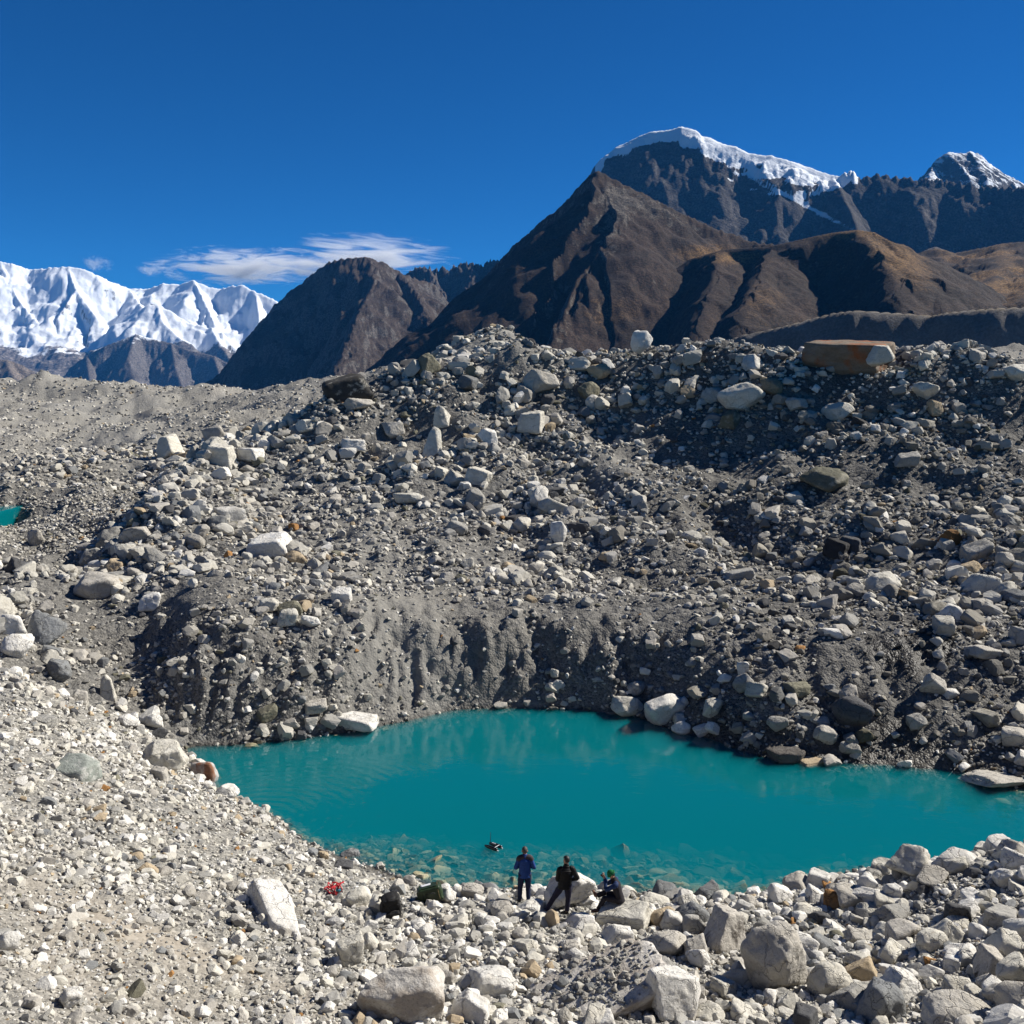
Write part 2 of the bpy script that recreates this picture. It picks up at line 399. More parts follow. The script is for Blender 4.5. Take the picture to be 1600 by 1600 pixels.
def mat_ground():
    n = NT("moraine gravel")
    geo = n.n("ShaderNodeNewGeometry").outputs['Position']
    sand_a, fan_a, wet_shade_a, dark_a = (n.attr(k).outputs['Fac'] for k in ("sand", "fan", "wet", "dark"))
    v1 = n.voro(geo, 3.0); v2 = n.voro(geo, 9.0); v3 = n.voro(geo, 22.0)
    def cellgrey(v, lo, hi):
        s = n.n("ShaderNodeSeparateColor"); n.l(v.outputs['Color'], s.inputs[0])
        return n.ramp(s.outputs[0], [(0.0, lo), (0.55, tuple(.5 * (a + b) for a, b in zip(lo, hi))), (0.9, hi)])
    g1 = cellgrey(v1, (.10, .10, .10), (.36, .35, .33))
    g2 = cellgrey(v2, (.10, .10, .10), (.40, .385, .36))
    g3 = cellgrey(v3, (.12, .118, .112), (.36, .345, .32))
    big = n.noise(geo, 0.35, 5, .6)
    mid = n.noise(geo, 1.7, 5, .6)
    c = n.mix(n.ramp(mid, [(.4, 0.0), (.6, 1.0)]), g2, g3)
    c = n.mix(n.ramp(big, [(.5, 0.0), (.62, .7)]), c, g1)
    fine = n.mix(n.noise(geo, 30, 4), (.20, .196, .186), (.32, .312, .295))
    c = n.mix(n.math('MULTIPLY', fan_a, .75), c, fine)
    c = n.mix(n.ramp(n.noise(geo, .12, 4), [(.35, 0.0), (.65, .5)]), c, n.mix(1.0, c, (.80, .78, .74), 'MULTIPLY'))
    sandc = n.mix(n.noise(geo, 14, 6, .7), (.27, .23, .185), (.42, .365, .30))
    c = n.mix(n.math('MULTIPLY', sand_a, .6), c, sandc)
    c = n.mix(n.math('MULTIPLY', n.attr('moraine').outputs['Fac'], n.math('SUBTRACT', 1.0, n.math('MULTIPLY', fan_a, .55))), n.mix(1.0, c, (.98, .97, .93), 'MULTIPLY'), n.mix(1.0, c, (.60, .595, .58), 'MULTIPLY'))
    c = n.mix(n.math('MULTIPLY', dark_a, .6), c, n.mix(1.0, c, (.50, .50, .51), 'MULTIPLY'))  # weak light of the right slope, put into the colour
    c = n.mix(n.math('MULTIPLY', wet_shade_a, .8), c, n.mix(1.0, c, (.20, .18, .155), 'MULTIPLY'))  # damp, with the right shore's shade painted in
    h = n.math('ADD', n.math('MULTIPLY', v1.outputs['Distance'], -.30), n.math('MULTIPLY', v2.outputs['Distance'], -.14))
    h = n.math('ADD', h, n.math('MULTIPLY', v3.outputs['Distance'], -.05))
    h = n.math('ADD', h, n.math('MULTIPLY', mid, .15))
    smooth = n.math('SUBTRACT', 1.0, n.math('MULTIPLY', n.math('MAXIMUM', sand_a, n.math('MULTIPLY', fan_a, .6)), .8))
    nrm = n.bump(n.math('MULTIPLY', h, smooth), .9, .35)
    n.principled(c, n.math('SUBTRACT', .93, n.math('MULTIPLY', wet_shade_a, .45)), nrm, .25)
    return n.m
M_GROUND = mat_ground()
tag(link("moraine_ground", me, M_GROUND), kind='structure')
# valley floor: one sheet out to the horizon under everything
vf = mesh_np("valley_floor", [(-8900, -290, -70), (8900, -290, -70), (8900, 14100, -70), (-8900, 14100, -70)], [(0, 1, 2, 3)])
M_VALLEY = simple("valley gravel", (.16, .15, .14), .95, .2, .35, .02, .3)
tag(link("valley_floor", vf, M_VALLEY), kind='structure')

# ------------------------------------------------------------------ water
def mat_water():
    n = NT("milky turquoise water")
    geo = n.n("ShaderNodeNewGeometry").outputs['Position']
    mp = n.n("ShaderNodeMapping"); n.l(geo, mp.inputs[0]); mp.inputs['Scale'].default_value = (1.0, 1.6, 1.0)
    r1 = n.noise(mp.outputs[0], 1.1, 4, .55, .4); r2 = n.noise(mp.outputs[0], 6.0, 3, .5)
    # faint rings spreading from where the little boat turned
    sub = n.n("ShaderNodeVectorMath", operation='SUBTRACT'); n.l(geo, sub.inputs[0]); sub.inputs[1].default_value = (-9.5, 36.2, 0)
    ln = n.n("ShaderNodeVectorMath", operation='LENGTH'); n.l(sub.outputs[0], ln.inputs[0])
    d = n.math('ADD', ln.outputs['Value'], n.math('MULTIPLY', r1, .5))
    ring = n.math('MULTIPLY', n.math('SINE', n.math('MULTIPLY', d, 13.0)), n.ramp(n.math('MULTIPLY', ln.outputs['Value'], .1), [(0.0, .0), (.08, .9), (.55, .35), (.95, 0.0)]))
    h = n.math('ADD', n.math('MULTIPLY', r1, .9), n.math('MULTIPLY', r2, .12))
    h = n.math('ADD', h, n.math('MULTIPLY', ring, .42))
    nrm = n.bump(h, .16, .07)
    gl = n.n("ShaderNodeBsdfGlossy"); n.l(n.ramp(n.noise(mp.outputs[0], .16, 3, .5, .5), [(.40, .008), (.62, .11)]), gl.inputs['Roughness']); gl.inputs['Color'].default_value = (1, 1, 1, 1); n.l(nrm, gl.inputs['Normal'])
    tr = n.n("ShaderNodeBsdfTransparent"); tr.inputs[0].default_value = (.92, .97, .97, 1)
    lw = n.n("ShaderNodeLayerWeight"); lw.inputs['Blend'].default_value = .5; n.l(nrm, lw.inputs['Normal'])
    fr = n.math('ADD', .02, n.math('MULTIPLY', .98, n.math('POWER', lw.outputs['Facing'], 5.0)))
    mx = n.n("ShaderNodeMixShader"); n.l(fr, mx.inputs[0]); n.l(tr.outputs[0], mx.inputs[1]); n.l(gl.outputs[0], mx.inputs[2])
    n.l(mx.outputs[0], n.out.inputs[0])
    pv = n.n("ShaderNodeVolumePrincipled")
    pv.inputs['Color'].default_value = (.003, .40, .455, 1)
    pv.inputs['Density'].default_value = 1.7
    pv.inputs['Anisotropy'].default_value = 0.0
    n.l(pv.outputs[0], n.out.inputs[1])
    return n.m
M_WATER = mat_water()
def water_body(name, pts, z1, z0):
    bm = bmesh.new()
    lo = [bm.verts.new((x, y, z0)) for x, y in pts]; hi = [bm.verts.new((x, y, z1)) for x, y in pts]
    bm.faces.new(hi); bm.faces.new(lo[::-1])
    k = len(pts)
    for i in range(k): bm.faces.new((lo[i], lo[(i + 1) % k], hi[(i + 1) % k], hi[i]))
    bmesh.ops.recalc_face_normals(bm, faces=bm.faces)
    m = bpy.data.meshes.new(name); bm.to_mesh(m); bm.free()
    return tag(link(name, m, M_WATER), kind='structure')
water_body("lake_water", [(-16.5, 44.6), (-13.0, 39.5), (-9.0, 33.0), (-5, 28.6), (10, 28.2), (20, 31.5), (27.5, 33), (27.5, 38.5), (15, 44.5), (8, 51.5), (-4, 51.5), (-9, 47.5)], 0.0, -4.0)
water_body("pond_water", [(-62, 78), (-46, 78), (-43.6, 84), (-43.6, 92), (-62, 93)], 5.25, 2.5)
# ------------------------------------------------------------------ mountains
def ridge_pts(rows):
    return [at(px, py, D) for px, py, D in rows]

def mountain(name, ridges, upx, dr, nu, nd, mat, base=-75.0, warp=(120, 30), rough=(60, 14), flute=None, attrs=None, seed=1, rnd=(3, 14), soft0=.12, post=None, jag=None):
    """Height field under sharp ridge lines. ridges: list of (rows, steepness[, length over which the foot flattens])."""
    us = np.linspace((upx[0] - 800) / 1600, (upx[1] - 800) / 1600, nu)
    ds = np.linspace(dr[0], dr[1], nd)
    U, D = np.meshgrid(us, ds, indexing='ij')
    X = U * D; Y = D
    wl, wa = warp
    WX = X + fbm2(X / wl, Y / wl, 4, seed + 1) * wa; WY = Y + fbm2(X / wl, Y / wl, 4, seed + 7) * wa
    H = np.full(X.shape, -1e9); DIST = np.full(X.shape, 1e9); TOP = np.zeros(X.shape)
    for ri, rg in enumerate(ridges):
        rr = rnd[0] if ri == 0 else rnd[1]
        rows, s = rg[0], rg[1]
        L = rg[2] if len(rg) > 2 else None
        cap = rg[3] if len(rg) > 3 else None      # steeper round the end of a ridge that abuts another
        P = ridge_pts(rows)
        for si, (a, b) in enumerate(zip(P[:-1], P[1:])):
            ex, ey = b.x - a.x, b.y - a.y
            q = ex * ex + ey * ey
            t = np.clip(((WX - a.x) * ex + (WY - a.y) * ey) / q, 0, 1)
            t0 = np.clip(((X - a.x) * ex + (Y - a.y) * ey) / q, 0, 1)
            # near the crest the true position counts, further down the warped one
            d0 = np.hypot(X - a.x - t0 * ex, Y - a.y - t0 * ey)
            k = np.clip(d0 / (2.0 * wa + 1e-6), 0, 1)
            d = d0 * (1 - k) + np.hypot(WX - a.x - t * ex, WY - a.y - t * ey) * k
            t = t0 * (1 - k) + t * k
            ss = s
            if isinstance(s, tuple):   # (left side, right side) of the ridge
                off = (WX - a.x - t * ex)
                ss = np.where(off < 0, s[0], s[1])
            if cap and si == 0: ss = np.where(t <= 0.001, cap, ss)
            d = np.sqrt(d * d + rr * rr) - rr * .8 if ri else np.sqrt(d * d + rr * rr) - rr
            drop = ss * d if L is None else ss * L * (1 - np.exp(-d / L))
            h = a.z + (b.z - a.z) * t - drop
            m = h > H
            H = np.where(m, h, H); DIST = np.where(m, d, DIST); TOP = np.where(m, a.z + (b.z - a.z) * t, TOP)
    fl, fa = rough
    soft = np.clip(DIST / (fa * 3.0), soft0, 1)
    N = (ridged2(WX / fl, WY / fl, 5, seed + 20, .42) - .62) * 2.2 * fa * soft
    if jag: N = N + (ridged2(X / jag[0], Y / (jag[0] * 3), 3, seed + 41, .6) - .66) * 2.2 * jag[1] * np.exp(-DIST / (jag[0] * 2.0))
    if flute:
        wl2, amp = flute
        N = N + (ridged2((X + .25 * Y) / wl2, Y / (wl2 * 9), 3, seed + 33) - .62) * 2 * amp * soft
    if post is not None: N = N + post(X, Y, H)
    H = np.maximum(H + N, base)
    me = mesh_np(name, np.stack([X, Y, H], -1).reshape(-1, 3), grid_faces(nu, nd))
    g = {'X': X, 'Y': Y, 'H': H, 'DIST': DIST, 'TOP': TOP}
    gx = np.gradient(H, axis=0) / np.maximum(np.gradient(X, axis=0), 1e-3)
    gy = np.gradient(H, axis=1) / np.gradient(Y, axis=1)
    g['SLOPE'] = np.hypot(gx, gy)
    g['PX'], g['PY'] = to_px(X, Y, H)
    for k, f in (attrs or {}).items(): attr_f(me, k, f(g))
    return tag(link(name, me, mat), kind='structure')

def mat_rockhill(name, low, high, rock, sc, strata=None, snow=False, bumpd=8.0, veg=None, speck=1.0):
    n = NT(name)
    geo = n.n("ShaderNodeNewGeometry")
    pos = geo.outputs['Position']
    a = n.noise(pos, sc, 8, .65); b = n.noise(pos, sc * 5, 8, .72); c = n.noise(pos, sc * 26, 6, .7)
    col = n.mix(n.ramp(a, [(.38, 0.0), (.62, 1.0)]), low, high)
    sx = n.n("ShaderNodeSeparateXYZ"); n.l(geo.outputs['Normal'], sx.inputs[0])
    rk = n.attr("rock").outputs['Fac']
    k = n.math('ADD', rk, n.math('MULTIPLY', n.math('SUBTRACT', b, .5), 1.3))
    col = n.mix(n.ramp(k, [(.42, 0.0), (.60, 1.0)]), col, n.mix(b, tuple(x * .55 for x in rock), tuple(min(1, x * 1.5) for x in rock)))
    if veg:
        col = n.mix(n.ramp(n.math('ADD', n.attr("gold").outputs['Fac'], n.math('MULTIPLY', n.math('SUBTRACT', b, .5), .9)), [(.35, 0.0), (.75, 1.0)]), col, veg)
    col = n.mix(n.ramp(c, [(.43, .95 * speck), (.52, 0.0)]), col, n.mix(1.0, col, (.30, .30, .30), 'MULTIPLY'))
    col = n.mix(n.ramp(c, [(.56, 0.0), (.66, .85 * speck)]), col, n.mix(1.0, col, (2.1, 2.05, 2.0), 'MULTIPLY'))
    h = n.math('ADD', n.math('MULTIPLY', b, .7), n.math('MULTIPLY', c, .5))
    if strata:
        dip, per = strata          # beds fall to the right
        sp = n.n("ShaderNodeSeparateXYZ"); n.l(pos, sp.inputs[0])
        lev = n.math('MULTIPLY', n.math('ADD', sp.outputs[2], n.math('MULTIPLY', sp.outputs[0], dip)), 1.0 / per)
        cv = n.n("ShaderNodeCombineXYZ"); n.l(lev, cv.inputs[0])
        n.l(n.math('MULTIPLY', sp.outputs[0], .0025), cv.inputs[1]); n.l(n.math('MULTIPLY', sp.outputs[1], .0025), cv.inputs[2])
        st = n.noise(cv.outputs[0], 1.0, 6, .65)
        col = n.mix(n.ramp(st, [(.35, .75), (.55, 0.0)]), col, n.mix(1.0, col, (.42, .42, .44), 'MULTIPLY'))
        h = n.math('ADD', h, n.math('MULTIPLY', st, 1.0))
    rough = .95
    if snow:
        s = n.math('ADD', n.attr("snow").outputs['Fac'], n.math('MULTIPLY', n.math('SUBTRACT', b, .5), .52))
        s = n.math('ADD', s, n.math('MULTIPLY', n.math('SUBTRACT', c, .5), .35))
        if strata: s = n.math('ADD', s, n.math('MULTIPLY', n.math('SUBTRACT', st, .5), .95))
        sf = n.ramp(s, [(.46, 0.0), (.56, 1.0)])
        col = n.mix(sf, col, (.70, .73, .77))
        h = n.math('MULTIPLY', h, n.math('SUBTRACT', 1.0, n.math('MULTIPLY', sf, .55)))
    n.principled(col, rough, n.bump(h, 1.0, bumpd * 1.0), .2)
    return n.m

# far snow range
def snow_attr(g):
    n = fbm2(g['X'] / 500, g['Y'] / 500, 4, 61)
    s = 1.0 - sstep(1.25, 2.3, g['SLOPE'] + .45 * n)
    low = sstep(250, 620, g['H'] + 160 * n)
    return np.clip(.48 + .52 * s, 0, 1) * (0.25 + .75 * low)
crest1 = [(-260, 470, 12800), (-130, 440, 12900), (-50, 424, 13000), (0, 408, 13000), (20, 411, 13000), (48, 422, 13100), (80, 418, 13000), (106, 416, 13000), (130, 420, 13000), (150, 428, 13000), (170, 438, 13100), (200, 450, 13200), (230, 452, 13200), (255, 442, 13100), (280, 444, 13100), (303, 437, 13000), (325, 448, 13000), (345, 452, 13000), (362, 446, 12900), (380, 446, 12800), (400, 455, 12700), (432, 470, 12600), (470, 488, 12500), (560, 520, 12500)]
R1 = [(crest1, 1.15, 1500),
      ([(0, 408, 13000), (30, 470, 12500), (60, 505, 12100)], (1.4, .8)), ([(106, 416, 13000), (118, 450, 12650), (150, 495, 12200)], (1.5, .85)),
      ([(303, 437, 13000), (322, 475, 12600), (335, 505, 12200)], (1.5, 1.0)), ([(200, 450, 13200), (215, 470, 12800), (222, 480, 12400)], .9),
      ([(400, 455, 12700), (405, 500, 12200), (395, 545, 11800)], (1.2, .9)),
      ([(120, 548, 11800), (165, 522, 11900), (205, 492, 12000), (222, 480, 12000), (246, 474, 12000), (270, 488, 11950), (296, 506, 11900), (330, 512, 11800), (350, 522, 11700), (380, 560, 11500)], .95),
      ([(246, 474, 12000), (255, 505, 11700), (285, 530, 11400)], .9),
      ([(330, 510, 11800), (345, 540, 11400), (370, 575, 11000)], 1.0),
      ([(-60, 520, 12300), (40, 545, 11900), (120, 562, 11200), (60, 590, 10600)], .28), ([(-200, 560, 11000), (20, 575, 10600), (90, 590, 10300)], .3)]
M_SNOW = mat_rockhill("snow and far rock", (.10, .09, .085), (.17, .15, .14), (.15, .14, .13), 1 / 900, None, True, 25.0)
mountain("snow_mountain", R1, (-290, 600), (10000, 13700), 430, 210, M_SNOW, rnd=(4, 6), warp=(800, 130), rough=(460, 52), flute=(95, 9), jag=(90, 16), attrs={'snow': snow_attr, 'rock': lambda g: sstep(1, 2, g['SLOPE'])}, seed=100)

# rock buttress under the snow, and the brown shoulder left of it
def butt_snow(g):
    return .62 * sstep(250, 520, g['H'] + 90 * fbm2(g['X'] / 200, g['Y'] / 200, 4, 77)) * (1 - .5 * sstep(1.2, 1.9, g['SLOPE']))
M_FARROCK = mat_rockhill("far dark rock", (.070, .062, .058), (.12, .105, .098), (.11, .10, .095), 1 / 350, None, True, 12.0)
R2 = [([(60, 612, 9900), (118, 575, 9900), (136, 555, 9900), (165, 540, 9900), (212, 522, 10000), (240, 530, 10000), (268, 536, 10000), (300, 548, 9900), (335, 556, 9800), (365, 572, 9700), (400, 600, 9600), (460, 640, 9500)], 1.25),
      ([(212, 522, 10000), (200, 560, 9500), (215, 610, 8900)], 1.1), ([(268, 536, 10000), (275, 575, 9500), (290, 620, 9000)], 1.15), ([(136, 555, 9900), (140, 590, 9400)], 1.1),
      ([(335, 556, 9800), (345, 590, 9300)], 1.2)]
mountain("rock_buttress", R2, (40, 480), (8700, 10700), 300, 130, M_FARROCK, warp=(400, 70), rough=(330, 34), flute=(110, 22), attrs={'snow': butt_snow, 'rock': lambda g: .3 + .5 * sstep(.8, 1.6, g['SLOPE'])}, seed=140)
M_SHOULDER = mat_rockhill("far brown shoulder", (.11, .09, .075), (.19, .16, .135), (.15, .13, .12), 1 / 250, None, False, 10.0)
R3 = [([(-220, 575, 7000), (-60, 562, 7000), (10, 561, 7000), (36, 570, 7000), (60, 585, 7000), (78, 602, 6900), (130, 640, 6800)], 1.0), ([(10, 561, 7000), (22, 590, 6700)], 1.0), ([(50, 578, 7000), (60, 602, 6700)], 1.0)]
mountain("far_hill", R3, (-260, 160), (6400, 7400), 180, 70, M_SHOULDER, warp=(200, 40), rough=(150, 18), attrs={'rock': lambda g: .35 * np.ones_like(g['X'])}, seed=160)

# dark hill in the middle
M_DARKHILL = mat_rockhill("dark heath and scree", (.034, .025, .020), (.055, .040, .031), (.075, .067, .061), 1 / 140, None, False, 4.0)
R4 = [([(300, 640, 3300), (330, 600, 3300), (365, 553, 3300), (400, 510, 3300), (440, 470, 3300), (478, 436, 3300), (510, 411, 3250), (528, 405, 3230), (548, 402, 3200), (575, 402, 3200), (600, 411, 3230), (622, 424, 3260), (640, 432, 3300), (680, 445, 3400)], 1.15),
      ([(575, 402, 3200), (585, 440, 3000), (565, 480, 2800), (545, 530, 2600), (520, 590, 2350)], (1.6, .78)),
      ([(622, 424, 3260), (650, 455, 3050), (668, 490, 2880)], (1.2, .85))]
R4 = [([(px, py, D * 1.36) for px, py, D in r[0]], r[1]) for r in R4]
mountain("dark_hill", R4, (270, 760), (3000, 5000), 380, 240, M_DARKHILL, rnd=(3, 10), warp=(190, 44), rough=(150, 12), flute=(60, 4), jag=(34, 9), attrs={'rock': lambda g: .22 + .5 * sstep(1.0, 1.7, g['SLOPE'])}, seed=180)
R4b = [([(600, 470, 4300), (630, 432, 4300), (642, 423, 4300), (655, 415, 4300), (668, 418, 4300), (684, 420, 4300), (694, 417, 4300), (702, 428, 4300), (712, 413, 4200), (736, 409, 4200), (742, 414, 4200), (765, 408, 4200), (790, 412, 4100), (850, 430, 4000)], 1.5),
       ([(668, 418, 4300), (690, 455, 4050)], 1.2), ([(736, 411, 4200), (740, 450, 3950)], 1.2)]
R4b = [([(px, py, D * 1.36) for px, py, D in r[0]], r[1]) for r in R4b]
mountain("jagged_ridge", R4b, (590, 870), (4900, 6200), 240, 120, M_DARKHILL, warp=(150, 40), rough=(130, 16), flute=(60, 8), soft0=.25, jag=(40, 26), attrs={'rock': lambda g: .5 * np.ones_like(g['X'])}, seed=200)

# big brown mountain
M_BROWN = mat_rockhill("brown heath mountainside", (.022, .0145, .010), (.040, .0245, .016), (.082, .071, .060), 1 / 120, None, False, 4.0, veg=(.14, .080, .030))
R5 = [([(500, 650, 4000), (575, 590, 3780), (640, 545, 3570), (700, 491, 3380), (745, 447, 3240), (770, 420, 3160), (800, 386, 3060), (830, 362, 2960), (850, 341, 2900), (878, 322, 2810), (900, 297, 2740), (925, 274, 2650), (936, 265, 2600)], 2.3), ([(936, 265, 2600), (955, 278, 2590), (1000, 300, 2570), (1060, 330, 2560), (1110, 353, 2550), (1170, 375, 2540), (1240, 392, 2500), (1330, 420, 2450)], .8, None, 2.4),
      ([(936, 265, 2600), (948, 315, 2480), (968, 345, 2400), (945, 385, 2290), (905, 430, 2190), (888, 470, 2090), (874, 510, 1990), (862, 560, 1880), (850, 620, 1750)], (2.4, .70))]
def brown_rock(g):
    k = .5 * blob(955, 350, 26, 60, 10, g['PX'], g['PY']) + .45 * blob(1010, 325, 90, 22, 26, g['PX'], g['PY']) + .3 * blob(880, 520, 40, 60, 0, g['PX'], g['PY'])
    return np.clip(.10 + k + .35 * sstep(1.0, 1.6, g['SLOPE']), 0, 1)
def brown_gold(g):
    return np.clip(.75 * blob(1120, 400, 90, 22, 5, g['PX'], g['PY']) + .45 * blob(960, 490, 90, 50, 0, g['PX'], g['PY']), 0, 1)
mountain("brown_mountain", R5, (480, 1360), (1600, 4050), 560, 350, M_BROWN, rnd=(8, 8), warp=(170, 30), rough=(120, 6), flute=(44, 2.2), jag=(26, 5), attrs={'rock': brown_rock, 'gold': brown_gold}, seed=220)

# glaciated mountain behind it, in layered rock
M_STRATA = mat_rockhill("layered grey rock with ice", (.034, .031, .030), (.062, .056, .052), (.08, .072, .067), 1 / 260, (.5, 30), True, 14.0)
crest6 = [(860, 360, 5000), (915, 310, 5000), (932, 275, 5000), (945, 245, 5020), (965, 229, 5050), (1000, 213, 5100), (1018, 206, 5120), (1042, 204, 5160), (1065, 198, 5200), (1085, 203, 5240), (1094, 212, 5260), (1110, 216, 5300), (1130, 225, 5340), (1150, 229, 5380), (1172, 240, 5430), (1205, 243, 5500), (1240, 253, 5580), (1270, 264, 5650), (1300, 274, 5720), (1312, 276, 5740), (1330, 268, 5790), (1334, 276, 5790), (1350, 279, 5820), (1382, 275, 5900), (1405, 281, 5950), (1420, 277, 5980), (1440, 281, 6000), (1480, 285, 6100), (1540, 292, 6200), (1620, 300, 6300), (1760, 320, 6400)]
turn6 = lambda rows: [(px, py, D + 1000 - (px - 930) * 3.0) for px, py, D in rows]
R6 = [(crest6, 1.55, 1300), ([(1300, 274, 5720), (1330, 330, 5400), (1345, 370, 5100)], 1.5)]
R6 = [(turn6(r[0]), *r[1:]) for r in R6]
def serac(X, Y, H):
    px, py = to_px(X, Y, H)
    top = np.interp(px, [q[0] for q in crest6], [q[1] for q in crest6])
    k = sstep(1035, 1080, px) * (1 - sstep(1290, 1330, px)) * (1 - sstep(45, 75, py - top)) * sstep(6, 18, py - top)
    k2 = sstep(1306, 1322, px) * (1 - sstep(0, 12, py - top))
    return k * ((ridged2(X / 85, H / 34, 4, 881) - .55) * 40 + 10) + k2 * (ridged2(X / 52, Y / 160, 3, 883, .6) - .62) * 60
def ice_attr(g):
    px, py = g['PX'], g['PY']
    top = np.interp(px, [c[0] for c in crest6], [c[1] for c in crest6])
    n = fbm2(g['X'] / 120, g['H'] / 60, 4, 91)
    thick = np.interp(px, [930, 955, 985, 1030, 1060, 1100, 1150, 1200, 1260, 1300, 1325, 1345, 1420], [1, 5, 13, 13, 18, 24, 32, 34, 31, 24, 6, 0, 0])
    s = 1 - sstep(.75, 1.15, (py - top) / (thick + 6) + .70 * n)
    s = s * (thick > 1)
    strip = blob(1285, 335, 75, 5, 27, px, py) * .7 + blob(1220, 300, 60, 6, 24, px, py) * .45 + blob(1075, 250, 40, 3, 12, px, py) * .35
    dust = .30 * sstep(.1, .8, n) * (py < 345)
    return np.clip(s + strip + dust * .8, 0, 1)
mountain("ice_capped_mountain", R6, (840, 1720), (3700, 6600), 520, 360, M_STRATA, rnd=(14, 10), warp=(260, 60), rough=(230, 24), flute=(60, 4), soft0=.07, post=serac, jag=(60, 3.5), attrs={'snow': ice_attr, 'rock': lambda g: .3 + .3 * sstep(1.2, 2, g['SLOPE'])}, seed=240)
R7 = [([(1380, 330, 7600), (1420, 292, 7600), (1442, 274, 7600), (1457, 258, 7600), (1470, 244, 7600), (1482, 238, 7600), (1495, 239, 7600), (1506, 240, 7620), (1516, 236, 7640), (1530, 241, 7650), (1545, 255, 7650), (1570, 270, 7650), (1600, 288, 7650), (1680, 330, 7600)], 1.25),
      ([(1482, 238, 7600), (1510, 268, 7300), (1530, 300, 7000)], 1.15), ([(1516, 236, 7640), (1545, 280, 7200)], 1.2), ([(1457, 258, 7600), (1452, 290, 7200)], 1.2)]
mountain("snow_peak", R7, (1360, 1720), (6850, 8000), 240, 110, M_STRATA, warp=(200, 40), rough=(150, 20), flute=(70, 8), jag=(60, 14), attrs={'snow': lambda g: np.clip(.56 - .35 * sstep(1.2, 1.9, g['SLOPE'] + .5 * fbm2(g['X'] / 150, g['Y'] / 150, 3, 95)), 0, 1) * sstep(900, 1100, g['H']), 'rock': lambda g: .4 * np.ones_like(g['X'])}, seed=260)

# rounded brown hill with ribs, terrace right of it
R8 = [([(1030, 440, 2300), (1080, 404, 2280), (1130, 390, 2250), (1200, 385, 2200), (1255, 373, 2160), (1300, 364, 2130), (1340, 359, 2100), (1365, 363, 2080), (1392, 377, 2050), (1430, 397, 2000), (1470, 422, 1950), (1500, 450, 1900), (1540, 490, 1800)], 1.15),
      ([(1130, 390, 2250), (1118, 420, 2100), (1108, 460, 1950), (1090, 520, 1750), (1080, 560, 1650)], (1.15, .55)), ([(1210, 385, 2200), (1195, 415, 2050), (1172, 455, 1880), (1158, 505, 1720), (1150, 560, 1580)], (1.15, .6)),
      ([(1340, 359, 2100), (1372, 390, 1960), (1398, 430, 1820), (1412, 480, 1660), (1420, 540, 1500)], (.98, .55)), ([(1392, 377, 2050), (1440, 430, 1850), (1480, 490, 1640)], (.8, .5))]
def hill_gold(g):
    px, py = g['PX'], g['PY']
    return np.clip(.75 * blob(1400, 400, 90, 40, 35, px, py) + .7 * blob(1120, 402, 70, 14, 0, px, py) + .45 * blob(1190, 470, 60, 70, 0, px, py) + .5 * blob(1300, 368, 70, 10, -8, px, py), 0, 1)
mountain("ribbed_hill", R8, (1010, 1580), (1350, 2500), 430, 230, M_BROWN, rnd=(6, 14), warp=(160, 22), rough=(90, 4.5), flute=(40, 1.6), attrs={'rock': lambda g: .10 + .25 * sstep(.8, 1.3, g['SLOPE']), 'gold': hill_gold}, seed=280)
R9 = [([(1380, 420, 3000), (1440, 396, 2950), (1462, 388, 2900), (1490, 396, 2900), (1530, 388, 2850), (1570, 380, 2800), (1620, 376, 2750), (1760, 366, 2650)], .40, 2200),
      ([(1570, 382, 2800), (1560, 420, 2400), (1540, 470, 2000)], .36), ([(1680, 372, 2700), (1640, 420, 2300), (1600, 470, 1900)], .36)]
mountain("terrace_hill", R9, (1360, 1780), (1500, 3100), 260, 130, M_BROWN, warp=(150, 40), rough=(90, 8), attrs={'rock': lambda g: .12 * np.ones_like(g['X']), 'gold': lambda g: np.clip(.45 + .5 * fbm2(g['X'] / 130, g['Y'] / 130, 3, 98) + .4 * blob(1560, 450, 60, 25, 0, g['PX'], g['PY']), 0, 1)}, seed=300)
R9b = [([(1430, 400, 4300), (1452, 388, 4200), (1462, 385, 4200), (1474, 390, 4200), (1500, 404, 4200)], .7)]
mountain("scree_cone", R9b, (1410, 1520), (4050, 4350), 60, 40, M_FARROCK, warp=(90, 10), rough=(60, 4), attrs={'rock': lambda g: .5 * np.ones_like(g['X']), 'snow': lambda g: 0 * g['X']}, seed=310)

# lateral moraine wall along the foot of the hills
M_LATERAL = mat_rockhill("grey moraine wall", (.11, .102, .096), (.16, .148, .138), (.16, .15, .14), 1 / 60, None, False, 2.0, veg=(.15, .115, .07), speck=.3)
R10 = [([(960, 600, 960), (1040, 565, 950), (1100, 545, 940), (1130, 533, 930), (1165, 522, 920), (1200, 515, 915), (1235, 507, 905), (1262, 499, 900), (1300, 489, 890), (1335, 485, 880), (1370, 487, 875), (1420, 490, 865), (1455, 493, 860), (1480, 488, 850), (1520, 484, 840), (1560, 481, 830), (1620, 479, 820), (1800, 470, 800)], 1.7)]
mountain("moraine_wall", R10, (940, 1800), (660, 1080), 460, 120, M_LATERAL, warp=(60, 7), rough=(40, 1.8), flute=(15, 1.6), attrs={'rock': lambda g: .3 * np.ones_like(g['X']), 'gold': lambda g: (1 - sstep(1, 7, g['TOP'] - g['H'])) * .5}, seed=320)

